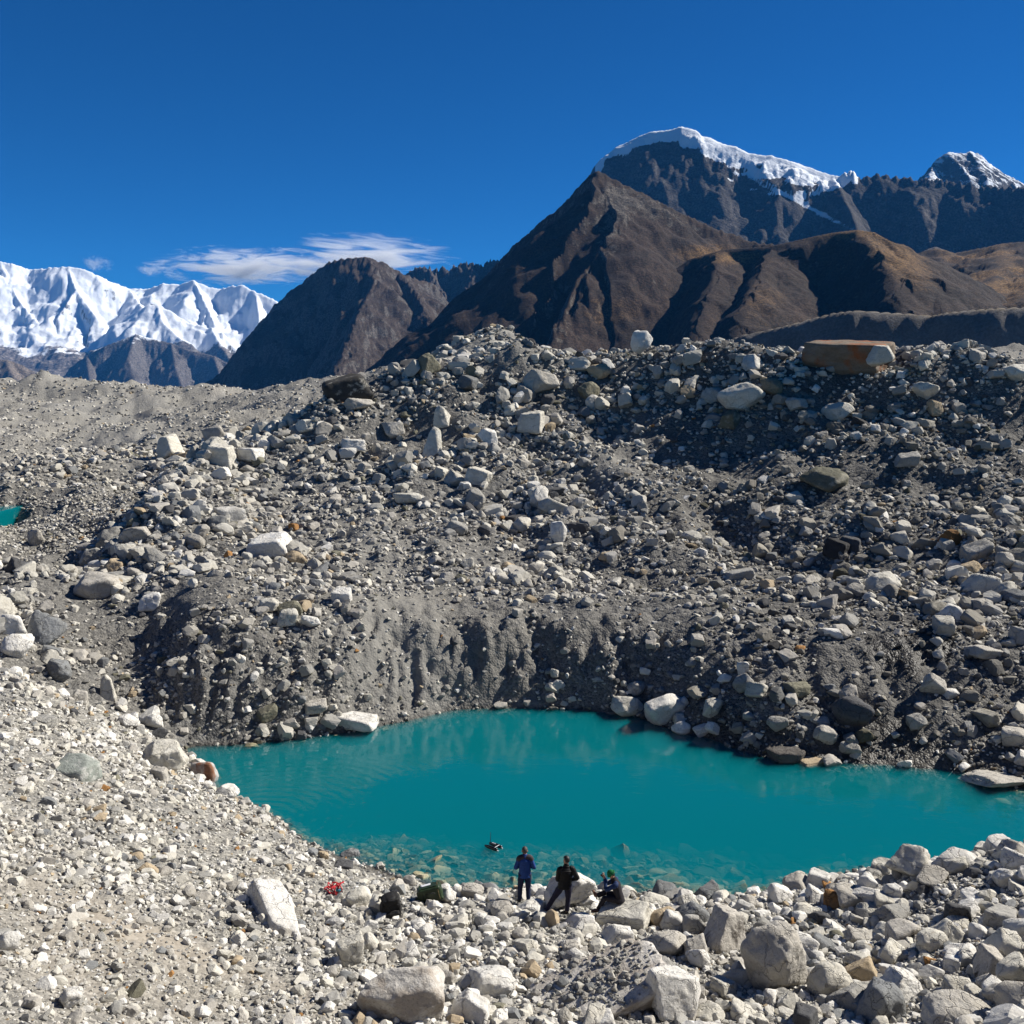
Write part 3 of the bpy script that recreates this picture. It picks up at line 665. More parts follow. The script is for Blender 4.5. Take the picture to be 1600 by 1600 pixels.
# ------------------------------------------------------------------ clouds, beyond the haze
def mat_cloud(name, dens, sc):
    n = NT(name)
    tc = n.n("ShaderNodeTexCoord").outputs['Object']
    ln = n.n("ShaderNodeVectorMath", operation='LENGTH'); n.l(tc, ln.inputs[0])
    mp = n.n("ShaderNodeMapping"); n.l(tc, mp.inputs[0]); mp.inputs['Scale'].default_value = sc
    f = n.noise(mp.outputs[0], 1.0, 8, .68, .8)
    fall = n.math('SUBTRACT', 1.0, ln.outputs['Value'])
    d = n.math('SUBTRACT', n.math('ADD', n.math('MULTIPLY', fall, .50), n.math('MULTIPLY', f, 1.9)), 1.16)
    d = n.math('MULTIPLY', n.math('MINIMUM', n.math('MAXIMUM', d, 0.0), n.math('MULTIPLY', n.math('MAXIMUM', fall, 0.0), .9)), dens)
    pv = n.n("ShaderNodeVolumePrincipled")
    pv.inputs['Color'].default_value = (1, 1, 1, 1); pv.inputs['Anisotropy'].default_value = .2
    n.l(d, pv.inputs['Density'])
    n.l(pv.outputs[0], n.out.inputs[1])
    return n.m
def cloud(px, py, wpx, hpx, D, depth, label, dens, sc, tilt=0.0):
    bm = bmesh.new(); bmesh.ops.create_icosphere(bm, subdivisions=4, radius=1.0)
    m = bpy.data.meshes.new("cloud"); bm.to_mesh(m); bm.free()
    o = link("cloud", m, mat_cloud("cloud vapour", dens, sc))
    o.location = at(px, py, D)
    o.scale = (wpx / 3200 * D, depth / 2, hpx / 3200 * D)
    o.rotation_euler = (0, R(tilt), 0)
    return tag(o, label, "cloud", "thin clouds low in the sky")
cloud(588, 402, 275, 78, 19500, 2600, "broad smooth lens-shaped white cloud rising behind the dark hill", .014, (1.3, .8, 5.0), 4)
cloud(395, 417, 340, 66, 19000, 2200, "long ragged white cloud streak over the snow mountain, left of the lens cloud", .018, (3.0, 1.5, 3.4), 0)
cloud(150, 411, 56, 32, 19000, 700, "tiny wisp of cloud close above the snow mountain's rounded summit", .0080, (2.0, 1.5, 1.6), 8)
cloud(238, 421, 66, 24, 19000, 700, "small flat wisp of cloud between the tiny wisp and the ragged streak", .0100, (2.0, 1.5, 1.6), 4)

# ------------------------------------------------------------------ haze
hz = mesh_np("haze", [(-9000, -300, -72), (9000, -300, -72), (9000, 14200, -72), (-9000, 14200, -72), (-9000, -300, 1790), (9000, -300, 1790), (9000, 14200, 1790), (-9000, 14200, 1790)],
             [(0, 3, 2, 1), (4, 5, 6, 7), (0, 1, 5, 4), (1, 2, 6, 5), (2, 3, 7, 6), (3, 0, 4, 7)], False)
def mat_haze():
    n = NT("thin mountain air")
    pv = n.n("ShaderNodeVolumePrincipled")
    pv.inputs['Color'].default_value = (.07, .38, 1.0, 1)
    pv.inputs['Density'].default_value = 1.6e-5
    n.l(pv.outputs[0], n.out.inputs[1])
    return n.m
tag(link("haze", hz, mat_haze()), kind='stuff')
# ------------------------------------------------------------------ rocks
_ico = {}
def ico(sub):
    if sub not in _ico:
        bm = bmesh.new(); bmesh.ops.create_icosphere(bm, subdivisions=sub, radius=1.0)
        v = np.array([x.co[:] for x in bm.verts]); f = np.array([[x.index for x in p.verts] for p in bm.faces]); bm.free()
        v /= np.linalg.norm(v, axis=1)[:, None]
        _ico[sub] = (v, f)
    return _ico[sub]

def rot_rand(rng):
    q = rng.normal(size=4); q /= np.linalg.norm(q); w, x, y, z = q
    return np.array([[1-2*(y*y+z*z), 2*(x*y-z*w), 2*(x*z+y*w)], [2*(x*y+z*w), 1-2*(x*x+z*z), 2*(y*z-x*w)], [2*(x*z-y*w), 2*(y*z+x*w), 1-2*(x*x+y*y)]])

def rock_mesh(name, kind, seed, sub=4, p=None, rough=1.0):
    """Angular stone: a ball cut by planes (slightly rounded edges), then chipped by noise. Fits a unit box."""
    rng = np.random.default_rng(seed)
    v, f = ico(sub)
    ax = np.array([[1,0,0],[-1,0,0],[0,1,0],[0,-1,0],[0,0,1],[0,0,-1]], float)
    if kind in ('block', 'slab'):
        n = ax + rng.normal(size=(6, 3)) * (.16 if kind == 'block' else .12)
        d = np.array([1.0] * 6) * rng.uniform(.85, 1.1, 6)
        m = rng.normal(size=(7, 3)); dm = rng.uniform(1.12, 1.40, 7)
        pp = 48
    elif kind == 'round':
        n = rng.normal(size=(14, 3)); d = rng.uniform(.88, 1.05, 14); m = rng.normal(size=(6, 3)); dm = rng.uniform(.9, 1.1, 6); pp = 18
    elif kind == 'spire':
        a = rng.uniform(0, 6.28) + np.arange(5) * 1.2566 + rng.normal(size=5) * .25
        n = np.stack([np.cos(a), np.sin(a), np.full(5, .20) + rng.normal(size=5) * .14], 1); d = rng.uniform(.5, .72, 5)
        m = np.array([[0, 0, -1.0], [.5, .3, .9], [-.6, -.2, .8]]); dm = np.array([.8, .82, .86]); pp = 48
    elif kind == 'wedge':
        n = np.array([[1, 0, .1], [-1, 0, .9], [0, 1, .15], [0, -1, .25], [0, 0, -1], [.3, 0, 1]]) + rng.normal(size=(6, 3)) * .12; d = rng.uniform(.6, .9, 6)
        m = rng.normal(size=(5, 3)); dm = rng.uniform(.95, 1.2, 5); pp = 48
    else:  # angular
        n = rng.normal(size=(9, 3)); d = rng.uniform(.60, .95, 9)
        m = np.concatenate([ax, rng.normal(size=(5, 3))]); dm = rng.uniform(.85, 1.15, 11); pp = 48
    N = np.concatenate([n, m]); Dn = np.concatenate([d, dm])
    N = N / np.linalg.norm(N, axis=1)[:, None]
    if p: pp = p
    c = np.clip(v @ N.T, 0, None) / Dn
    r = 1.0 / np.maximum((c ** pp).sum(1) ** (1 / pp), .3)
    if rough > 0:
        o = rng.uniform(-50, 50, 3)
        r = r * (1 + rough * ((.036 if kind == 'round' else .034) * fbm3(v * 1.9 + o, 3, seed) + (.024 * fbm3(v * 6.0 + o, 3, seed + 5) if sub >= 3 else 0)))
        if sub >= 4:
            # ledges: steps where a layer has broken off
            st = fbm3(v * 2.6 + o * 1.7, 2, seed + 9)
            r = r * (1 - rough * .022 * sstep(.05, .10, st) - rough * .015 * sstep(.32, .35, st))
    w = v * r[:, None]
    if kind not in ('block', 'slab', 'spire', 'wedge'): w = w @ rot_rand(rng).T
    lo, hi = w.min(0), w.max(0)
    w = (w - (lo + hi) / 2) / (hi - lo)
    return mesh_np(name, w, f, sub >= 4)

def mat_rock(name, instanced):
    n = NT(name)
    tc = n.n("ShaderNodeTexCoord").outputs['Object']
    if instanced:
        at_ = n.attr("tint", 'INSTANCER'); col = at_.outputs['Color']; rnd = n.n("ShaderNodeObjectInfo").outputs['Random']
    else:
        oi = n.n("ShaderNodeObjectInfo"); col = oi.outputs['Color']; rnd = oi.outputs['Random']
    off = n.n("ShaderNodeVectorMath", operation='ADD'); n.l(tc, off.inputs[0])
    cb_ = n.n("ShaderNodeCombineXYZ")
    for i in range(3): n.l(n.math('MULTIPLY', rnd, 37.0 + 11 * i), cb_.inputs[i])
    n.l(cb_.outputs[0], off.inputs[1]); v = off.outputs[0]
    a = n.noise(v, 2.2, 5, .62); b = n.noise(v, 9.0, 5, .65); s = n.noise(v, 45.0, 3, .6)
    c = n.mix(n.ramp(a, [(.36, .55), (.6, 0.0)]), col, n.mix(1.0, col, (.70, .68, .64), 'MULTIPLY'))
    c = n.mix(n.ramp(b, [(.56, 0.0), (.70, .5)]), c, n.mix(1.0, col, (1.18, 1.15, 1.08), 'MULTIPLY'))
    c = n.mix(n.ramp(s, [(.34, .5), (.46, 0.0)]), c, n.mix(1.0, col, (.50, .48, .46), 'MULTIPLY'))
    if not instanced:
        mp = n.n("ShaderNodeMapping"); n.l(v, mp.inputs[0]); mp.inputs['Rotation'].default_value = (.6, .4, 0); mp.inputs['Scale'].default_value = (1.2, 1.2, 7)
        st = n.noise(mp.outputs[0], 1.6, 5, .65)
        c = n.mix(n.ramp(st, [(.58, 0.0), (.72, .45)]), c, n.mix(1.0, col, (.62, .55, .45), 'MULTIPLY'))
        gp = n.n("ShaderNodeNewGeometry").outputs['Position']
        wv = n.n("ShaderNodeVectorMath", operation='ADD'); n.l(gp, wv.inputs[0])
        nz_ = n.n("ShaderNodeTexNoise"); n.l(gp, nz_.inputs['Vector']); nz_.inputs['Scale'].default_value = 2.0; nz_.inputs['Detail'].default_value = 4
        n.l(nz_.outputs['Color'], wv.inputs[1])
        vo = n.voro(wv.outputs[0], 1.25, 'DISTANCE_TO_EDGE'); vf = n.voro(wv.outputs[0], 2.6, 'F1')
        crack = n.ramp(vo.outputs['Distance'], [(0.0, 1.0), (.028, 0.0)])
        c = n.mix(n.math('MULTIPLY', crack, n.ramp(a, [(.45, 0.0), (.6, .6)])), c, n.mix(1.0, col, (.38, .35, .31), 'MULTIPLY'))
        h = n.math('ADD', n.math('MULTIPLY', n.noise(gp, 5.0, 8, .70), .55), n.math('MULTIPLY', n.noise(gp, 30.0, 5, .65), .16))
        h = n.math('ADD', h, n.math('MULTIPLY', vf.outputs['Distance'], .35))
        h = n.math('SUBTRACT', h, n.math('MULTIPLY', crack, .25))
        nrm = n.bump(h, .9, .15)
    else:
        nrm = n.bump(n.math('ADD', b, n.math('MULTIPLY', s, .3)), .5, .05)
    n.principled(c, .92, nrm, .2)
    return n.m
M_ROCK = mat_rock("weathered granite", False)
M_ROCKI = mat_rock("weathered granite rubble", True)

def mat_stained(name, base, stain, thr, sc, vert=True):
    n = NT(name)
    tc = n.n("ShaderNodeTexCoord").outputs['Object']
    mp = n.n("ShaderNodeMapping"); n.l(tc, mp.inputs[0])
    mp.inputs['Scale'].default_value = (1, 1, .22) if vert else (1, 1, 1)
    a = n.noise(mp.outputs[0], sc, 6, .65, .3); b = n.noise(tc, 7, 6, .65); s = n.noise(tc, 40, 3)
    c = n.mix(n.ramp(b, [(.35, 0.0), (.65, 1.0)]), tuple(x * .75 for x in base), tuple(min(1, x * 1.12) for x in base))
    c = n.mix(n.ramp(a, [(thr - .05, 0.0), (thr + .06, 1.0)]), c, stain)
    c = n.mix(n.ramp(s, [(.34, .5), (.46, 0.0)]), c, n.mix(1.0, c, (.5, .48, .46), 'MULTIPLY'))
    gp = n.n("ShaderNodeNewGeometry").outputs['Position']
    h = n.math('ADD', n.math('MULTIPLY', n.noise(gp, 5.0, 6, .65), .5), n.math('MULTIPLY', n.noise(gp, 26.0, 4, .6), .16))
    n.principled(c, .92, n.bump(h, .85, .15), .2)
    return n.m
M_RUST = mat_stained("rust streaked brown rock", (.18, .145, .11), (.24, .088, .036), .545, 3.0)
M_BLACKWHITE = mat_stained("black and white banded gneiss", (.050, .048, .045), (.46, .43, .36), .60, 2.6, False)
M_BLACKSTAIN = mat_stained("pale rock stained black", (.44, .41, .36), (.06, .05, .04), .58, 1.6, False)
M_BROWNGREY = mat_stained("half rusty grey rock", (.38, .37, .35), (.20, .095, .055), .50, 1.3)
M_DIRTTOP = mat_stained("pale granite with dusty brown crust", (.54, .51, .46), (.33, .29, .245), .50, 1.5, False)
M_GREEN = mat_stained("greenish schist", (.26, .28, .25), (.40, .40, .37), .55, 2.2, False)
M_OLIVE = mat_stained("dark olive schist", (.13, .125, .09), (.26, .24, .19), .56, 2.4, False)

TINTS = {
 'pale':  (.55, .525, .46), 'white': (.66, .64, .595), 'grey': (.33, .32, .295), 'mid': (.43, .405, .36), 'dark': (.095, .095, .098),
 'tan':   (.43, .345, .235), 'orange': (.38, .20, .075), 'olive': (.20, .19, .14), 'slate': (.22, .225, .225), 'wet': (.12, .11, .10), 'rust': (.22, .09, .05)}

# hero boulders: photograph position and size, shape, colour, label
HERO = [
 (1326, 556, 132, 56, 'slab', M_RUST, 5, "huge brown slab with rust streaks lying on the moraine crest", dict(depth=.7, yaw=-24, tilt=(13, 6), sink=.06, name='slab_boulder')),
 (1377, 556, 42, 34, 'angular', 'pale', 8, "pale angular rock leaning on the right end of the huge rust-streaked slab", dict(D=83.6)),
 (1303, 574, 34, 16, 'round', 'grey', 9, "low grey rock at the foot of the huge rust-streaked slab", {}),
 (1002, 534, 36, 36, 'round', 'white', 12, "white rounded boulder standing up on the skyline of the crest", {}),
 (1157, 620, 74, 46, 'angular', 'pale', 15, "large pale boulder just below the crest, dark olive rock behind it", {}),
 (1206, 605, 38, 30, 'round', 'olive', 16, "dark olive boulder behind the right end of a large pale boulder", {}),
 (1140, 655, 38, 30, 'spire', M_OLIVE, 17, "olive striped pointed rock below the large pale boulder near the crest", {}),
 (1308, 643, 50, 32, 'angular', 'pale', 21, "pale boulder alone on gravel below the rust-streaked slab", {}),
 (1587, 583, 42, 32, 'round', 'pale', 22, "pale rounded boulder on the crest at the right edge of the photo", {}),
 (1245, 632, 34, 22, 'angular', 'mid', 24, "mid grey angular block below the dark olive boulder", {}),
 (1448, 610, 44, 30, 'angular', 'pale', 25, "pale broken boulder on the right crest, twin block below it", {}),
 (1462, 637, 34, 28, 'block', 'tan', 26, "tan cracked block just under the pale broken boulder of the right crest", {}),
 (540, 612, 74, 50, 'block', M_BLACKWHITE, 31, "big black boulder with white bands on the left shoulder of the moraine", dict(yaw=25, tilt=(12, -14))),
 (560, 634, 44, 24, 'angular', 'mid', 32, "pale rock tucked under the big black banded boulder", {}),
 (678, 694, 40, 56, 'spire', 'pale', 33, "tall pale pointed boulder standing upright in the middle of the slope", {}),
 (692, 650, 34, 36, 'spire', 'pale', 34, "pale pointed rock uphill of the tall upright boulder", {}),
 (762, 687, 30, 36, 'angular', 'white', 35, "pale split rock to the right of the tall upright boulder", {}),
 (830, 661, 40, 42, 'block', 'pale', 36, "pale square boulder upright near the top of the slope", {}),
 (748, 746, 40, 32, 'block', 'pale', 37, "pale square boulder below a heap of rubble in mid slope", {}),
 (710, 748, 36, 34, 'angular', 'mid', 38, "grey broken boulder left of a pale square one in mid slope", {}),
 (637, 778, 46, 24, 'round', 'pale', 39, "smooth flat oval boulder on the gravel slope", {}),
 (612, 672, 44, 28, 'angular', 'mid', 40, "mid grey sharp boulder among pale rubble left of the tall upright boulder", {}),
 (550, 696, 40, 22, 'slab', 'white', 41, "white flat rock with bright top in the rubble left of centre", {}),
 (716, 825, 38, 26, 'round', 'grey', 42, "round flat grey boulder sunk in gravel at mid slope", {}),
 (742, 776, 34, 28, 'angular', 'grey', 43, "dark veined grey boulder below the pale square one", {}),
 (814, 822, 32, 30, 'angular', 'pale', 44, "pale boulder between the flat grey one and the white standing stone", {}),
 (873, 833, 28, 40, 'round', 'white', 45, "white upright oval stone alone on the gravel slope", {}),
 (839, 772, 30, 26, 'round', 'pale', 46, "small pale rounded boulder uphill of the white upright oval stone", {}),
 (844, 596, 58, 40, 'angular', 'mid', 47, "broad sloping grey boulder in the rubble under the crest", {}),
 (668, 570, 42, 38, 'angular', 'olive', 48, "dull olive boulder at the left end of the crest rubble", {}),
 (920, 612, 36, 32, 'round', 'olive', 49, "olive boulder with a smooth top in the crest rubble", {}),
 (935, 580, 40, 26, 'round', 'tan', 50, "tan smooth boulder high in the crest rubble", {}),
 (1290, 752, 74, 44, 'angular', M_OLIVE, 51, "big dark greenish boulder in the middle of the right-hand slope", {}),
 (258, 706, 46, 52, 'wedge', 'pale', 52, "pale leaning wedge on the left skyline of the slope", dict(tilt=(0, -22))),
 (345, 713, 44, 40, 'block', 'pale', 53, "pale blocky boulder right of the leaning wedge", {}),
 (390, 712, 42, 28, 'slab', 'white', 54, "pale flat-topped boulder beside the blocky one on the left skyline", {}),
 (336, 680, 38, 32, 'angular', 'mid', 55, "grey boulder just above the blocky boulder on the left skyline", {}),
 (422, 857, 74, 44, 'slab', 'white', 56, "long pale flat-topped slab on the left slope", dict(yaw=-8, tilt=(6, -8))),
 (462, 873, 36, 26, 'round', 'tan', 57, "tan boulder touching the right end of the long pale slab", {}),
 (152, 918, 74, 46, 'angular', 'mid', 58, "big buff boulder jutting from the rubble on the left slope", {}),
 (197, 863, 34, 30, 'round', 'pale', 59, "buff rounded boulder above the big jutting one", {}),
 (210, 836, 56, 30, 'angular', 'mid', 60, "low broad grey boulder high on the left slope", {}),
 (54, 842, 34, 36, 'angular', 'mid', 61, "grey angular boulder near the left edge above the buff ones", {}),
 (177, 886, 40, 28, 'wedge', 'tan', 62, "tan slanting boulder uphill of the big jutting boulder", {}),
 (236, 940, 34, 32, 'block', 'white', 63, "pale square block right of the big jutting boulder", {}),
 (448, 965, 34, 32, 'block', 'pale', 64, "pale upright block among rubble above the eroded bank", {}),
 (485, 972, 34, 24, 'angular', 'white', 65, "white rock right of the upright block above the eroded bank", {}),
 (420, 946, 34, 26, 'angular', 'pale', 66, "pale rock left of the upright block above the eroded bank", {}),
 (534, 932, 32, 28, 'slab', 'white', 67, "pale tilted slab on the gravel fan", {}),
 (68, 984, 66, 66, 'angular', 'slate', 68, "big shaded grey boulder behind the near left bank", {}),
 (20, 978, 44, 40, 'block', 'white', 69, "white boulder at the left edge behind the near bank, upper of two", {}),
 (25, 1010, 52, 42, 'round', 'white', 70, "white boulder at the left edge behind the near bank, lower of two", {}),
 (92, 1048, 40, 40, 'round', 'slate', 71, "slate grey boulder in the gap behind the near left bank", {}),
 (168, 1076, 36, 46, 'spire', 'pale', 72, "pale pointed boulder standing at the foot of the dark gravel bank", {}),
 (201, 1128, 36, 24, 'round', 'white', 73, "white rounded boulder on the edge of the near left bank", {}),
 (241, 1128, 30, 30, 'round', 'white', 74, "pale round stone at the waterside corner of the near left bank", {}),
 (245, 1182, 86, 44, 'wedge', 'pale', 75, "large pale sloping boulder on the near left bank above the shore", dict(yaw=20)),
 (250, 1212, 30, 28, 'block', 'mid', 76, "pale block standing below the large sloping boulder", {}),
 (320, 1208, 44, 42, 'block', M_BROWNGREY, 77, "half rust-brown, half grey boulder at the lake's left corner", dict(yaw=10)),
 (354, 1240, 42, 30, 'angular', 'white', 78, "white broken boulder at the waterline beside the half rusty one", {}),
 (118, 1208, 70, 44, 'slab', M_GREEN, 79, "flat greenish veined slab set in the left bank", dict(tilt=(18, 0), sink=.5)),
 (68, 1128, 38, 20, 'slab', 'grey', 80, "grey flat rock near the top of the left bank", {}),
 (233, 1359, 40, 24, 'round', 'tan', 81, "tan boulder at the upper end of the sandy streak", {}),
 (560, 1127, 66, 24, 'slab', 'white', 82, "long pale flat slab at the far waterline", {}),
 (492, 1103, 40, 16, 'slab', 'mid', 83, "flat grey rock jutting from the eroded bank over the water", {}),
 (981, 1103, 54, 34, 'round', 'pale', 84, "pale rounded boulder at the far waterline, left of a bigger angular one", {}),
 (1037, 1107, 72, 52, 'angular', 'white', 85, "largest pale angular boulder on the far waterline", {}),
 (1067, 1137, 36, 24, 'round', 'white', 86, "white rounded boulder in the water's edge below the largest far one", {}),
 (1097, 1143, 30, 24, 'round', 'white', 87, "white stone at the water's edge right of the rounded one", {}),
 (997, 1075, 38, 26, 'angular', 'mid', 88, "grey boulder just above the far waterline boulders", {}),
 (1115, 1108, 34, 36, 'angular', 'pale', 89, "pale boulder leaning on the bank right of the far waterline boulders", {}),
 (1166, 1069, 42, 38, 'angular', 'grey', 90, "grey rough boulder above the far right shore", {}),
 (1161, 1043, 20, 22, 'block', 'white', 91, "white block perched above the grey rough boulder", {}),
 (1246, 1077, 44, 20, 'slab', 'olive', 92, "dark flat ledge of rock on the far right bank", {}),
 (1330, 1115, 64, 56, 'round', 'dark', 93, "big smooth near-black boulder on the far right shore", {}),
 (1289, 1149, 40, 34, 'round', 'mid', 94, "grey smooth boulder at the far right waterline below the black one", {}),
 (1283, 1127, 30, 18, 'round', 'grey', 95, "small grey boulder stacked on the smooth one by the black boulder", {}),
 (1215, 1132, 36, 30, 'round', 'grey', 96, "grey boulder heaped with white pebbles on the far right shore", {}),
 (1228, 1180, 56, 24, 'slab', 'wet', 97, "wet dark brown rock shelf dipping into the water", {}),
 (1265, 1190, 50, 14, 'slab', 'tan', 98, "low tan rock just breaking the water surface", dict(sink=.55)),
 (1458, 1070, 44, 42, 'angular', 'mid', 99, "grey pointed boulder in the dark wet gravel of the right shore", {}),
 (1484, 1083, 30, 18, 'block', 'white', 100, "white block right of the grey pointed boulder", {}),
 (1430, 1130, 34, 34, 'angular', 'grey', 101, "grey boulder low on the dark right shore", {}),
 (1540, 1020, 56, 20, 'slab', 'mid', 102, "flat grey slab on the right shore bank", dict(tilt=(0, 12))),
 (1585, 1152, 44, 30, 'block', 'mid', 103, "grey block at the right edge above the shore", {}),
 (1507, 1200, 22, 18, 'round', 'white', 104, "round white stone at the right waterline", {}),
 (1560, 1217, 106, 18, 'slab', 'mid', 105, "long flat buff rock lying in the water at the right edge", dict(sink=.4)),
 (1530, 912, 62, 36, 'wedge', 'pale', 106, "big pale flat-faced boulder on the right slope", {}),
 (1570, 878, 34, 34, 'round', 'mid', 107, "rounded grey boulder above the flat-faced one on the right slope", {}),
 (1520, 886, 42, 24, 'wedge', 'tan', 108, "tan rusty slab above the flat-faced boulder", dict(tilt=(0, 25))),
 (1390, 909, 40, 28, 'angular', 'white', 109, "white boulder alone on dark gravel of the right slope", {}),
 (1590, 995, 26, 36, 'block', 'grey', 110, "grey boulder cut by the right edge of the photo above the slab", {}),
 (1152, 900, 54, 20, 'slab', 'grey', 111, "flat gravel-covered ledge rock in the middle of the right slope", dict(sink=.4)),
 (1418, 720, 40, 24, 'block', 'grey', 112, "two-faced grey boulder upper right of the dark greenish one", {}),
 (890, 1404, 92, 62, 'angular', 'white', 120, "big pale boulder behind the person in the black puffer jacket", dict(depth=.7, sink=.12, back=.55)),
 (976, 1428, 92, 46, 'block', 'pale', 121, "pale flat boulder the person in the green hat sits on", dict(depth=.8, sink=.15)),
 (1034, 1432, 54, 36, 'round', 'tan', 122, "buff smooth boulder right of the seat boulder at the shore", {}),
 (1082, 1432, 54, 50, 'angular', 'slate', 123, "dark grey rough boulder at the shore between buff and pale ones", {}),
 (1128, 1458, 74, 84, 'wedge', M_BLACKSTAIN, 124, "pale peaked boulder with black stained side at the near shore", dict(yaw=30)),
 (1172, 1412, 36, 36, 'round', 'mid', 125, "grey boulder behind the black-stained peak at the near shore", {}),
 (1210, 1497, 116, 122, 'round', 'mid', 126, "biggest rounded grey boulder in the right foreground", dict(depth=.85, sink=.10)),
 (1296, 1534, 74, 62, 'round', 'pale', 127, "pale speckled boulder to the right of the biggest rounded one", {}),
 (1344, 1521, 42, 56, 'slab', 'tan', 128, "tan upright plate leaning beside the pale speckled boulder", dict(tilt=(0, 60))),
 (1405, 1547, 96, 54, 'wedge', 'white', 129, "pale wedge boulder in the right foreground", {}),
 (1456, 1474, 54, 48, 'round', 'pale', 130, "pale rounded boulder above the wedge in the right foreground", {}),
 (1408, 1460, 58, 40, 'block', M_BLACKSTAIN, 131, "dark-faced boulder left of the pale rounded one in the right foreground", {}),
 (1330, 1402, 58, 40, 'block', 'mid', 132, "grey square block on the right lakeside bank", {}),
 (1392, 1398, 36, 42, 'round', 'white', 133, "pale oval boulder beside the grey square block on the right bank", {}),
 (1255, 1424, 42, 34, 'round', 'pale', 134, "pale rounded boulder left of the right bank's rubble", {}),
 (1220, 1398, 44, 36, 'angular', 'white', 135, "white boulder on the near shore left of a shaded one", {}),
 (1288, 1477, 52, 36, 'round', 'slate', 136, "dark grey low boulder above the pale speckled boulder", {}),
 (1570, 1372, 38, 34, 'round', 'white', 137, "white boulder on the right bank near the photo's edge", {}),
 (1545, 1510, 56, 66, 'wedge', M_BLACKSTAIN, 138, "tall boulder with a dark pitted face at the right edge", {}),
 (1580, 1520, 60, 60, 'angular', 'pale', 139, "large pale boulder cut by the right edge of the foreground", {}),
 (1500, 1582, 120, 44, 'round', 'mid', 140, "long low grey boulder along the bottom edge at right", {}),
 (1052, 1552, 86, 86, 'block', 'white', 141, "large squared white block standing in the foreground", dict(yaw=14, depth=.6, tilt=(-22, 4), sink=.12)),
 (1036, 1512, 48, 30, 'slab', 'grey', 142, "grey flat rock behind the large squared white block", {}),
 (990, 1555, 38, 42, 'angular', 'mid', 143, "grey boulder left of the large squared white block", {}),
 (975, 1525, 34, 34, 'angular', 'mid', 144, "pale rock on the rubble-covered slab's upper end", {}),
 (945, 1556, 225, 66, 'slab', M_DIRTTOP, 145, "big tilted slab with gravel on its back in the foreground", dict(yaw=16, tilt=(8, -17), sink=.3, depth=.62)),
 (765, 1540, 88, 54, 'round', 'white', 146, "pale boulder right of the huge crusted one in the foreground", {}),
 (735, 1580, 70, 46, 'wedge', 'white', 147, "pale low wedge at the bottom edge beside the huge crusted boulder", {}),
 (632, 1550, 150, 106, 'angular', M_DIRTTOP, 148, "huge pale boulder with dusty brown crust at the bottom edge", dict(yaw=-14, tilt=(-8, 6), sink=.18, depth=.7)),
 (547, 1486, 46, 54, 'block', 'pale', 149, "squared buff block standing on the left bank", dict(sink=.1, yaw=20)),
 (578, 1474, 34, 40, 'round', 'pale', 150, "buff stone touching the squared block's right side", {}),
 (428, 1424, 62, 36, 'slab', 'white', 151, "long pale slab lying down the left bank", dict(yaw=24, tilt=(6, 8), depth=2.9, sink=.25)),
 (560, 1404, 44, 38, 'round', 'pale', 152, "buff boulder left of the black backpack", {}),
 (592, 1418, 34, 38, 'block', 'pale', 153, "pale block touching the black backpack", {}),
 (695, 1398, 42, 32, 'angular', 'white', 154, "white rock beside the dark green bag", {}),
 (738, 1396, 38, 26, 'angular', 'mid', 155, "grey pointed rock at the waterline right of the dark green bag", {}),
 (785, 1424, 42, 34, 'round', 'mid', 156, "grey half-round boulder left of the person in blue", {}),
 (822, 1422, 62, 32, 'wedge', 'white', 157, "white sloping boulder at the feet of the person in blue", dict(sink=.5)),
 (862, 1438, 34, 36, 'spire', 'tan', 158, "tan pointed rock between the two standing people", {}),
 (1090, 1498, 44, 40, 'angular', 'white', 159, "white boulder below the black-stained peak", {}),
 (960, 1462, 62, 34, 'wedge', 'white', 160, "white wedge rock in front of the seat boulder", {}),
 (905, 1446, 66, 34, 'wedge', 'white', 161, "white sloping rock in front of the big boulder behind the puffer jacket", dict(sink=.45)),
 (548, 1335, 34, 18, 'wedge', 'slate', 162, "dark rock with pale tip standing in the shallow water at left", dict(sink=.35)),
 (535, 1352, 40, 12, 'slab', 'dark', 163, "low black rock awash at the left shore", dict(sink=.5)),
 (108, 1562, 50, 38, 'round', 'white', 164, "white rounded stone alone on sand in the bottom left", {}),
 (10, 1472, 44, 36, 'round', 'white', 165, "white stone cut by the left edge of the photo", {}),
]
HERO_XY = []
def add_boulder(px, py, w, h, kind, tint, seed, label, opt, group=None):
    depth = opt.get('depth', .8); sink = opt.get('sink', .24)
    D0 = hit(px, py + .2 * h).y
    hw = h * D0 / 1600.0 * .98
    ww = w * D0 / 1600.0
    loc = hit(px, py, hw * (.5 - sink)) if 'D' not in opt else at(px, py, opt['D'])
    sc = loc.y / D0
    sub = 5 if max(w, h) > 80 else 4
    me = rock_mesh(opt.get('name', 'boulder'), kind, seed, sub)
    o = link(opt.get('name', 'boulder'), me, tint if not isinstance(tint, str) else M_ROCK)
    if isinstance(tint, str):
        rr = random.Random(seed); k = rr.uniform(.92, 1.06)
        o.color = (*[c * k for c in TINTS[tint]], 1)
    o.location = loc
    hs = hw * sc
    o.scale = (ww * sc, ww * sc * depth, hs)
    if 'back' in opt: o.location.y += opt['back']; o.location.x *= loc.y and (loc.y + opt['back']) / loc.y
    t = opt.get('tilt', None)
    rr = random.Random(seed + 3)
    if t is None: t = (rr.uniform(-9, 9), rr.uniform(-9, 9))
    o.rotation_euler = (R(t[0]), R(t[1]), R(opt.get('yaw', rr.uniform(-22, 22))))
    tag(o, label, "boulder", group)
    HERO_XY.append((loc.x, loc.y, max(ww, hs) * .5))
    return o
for row in HERO: add_boulder(*row)

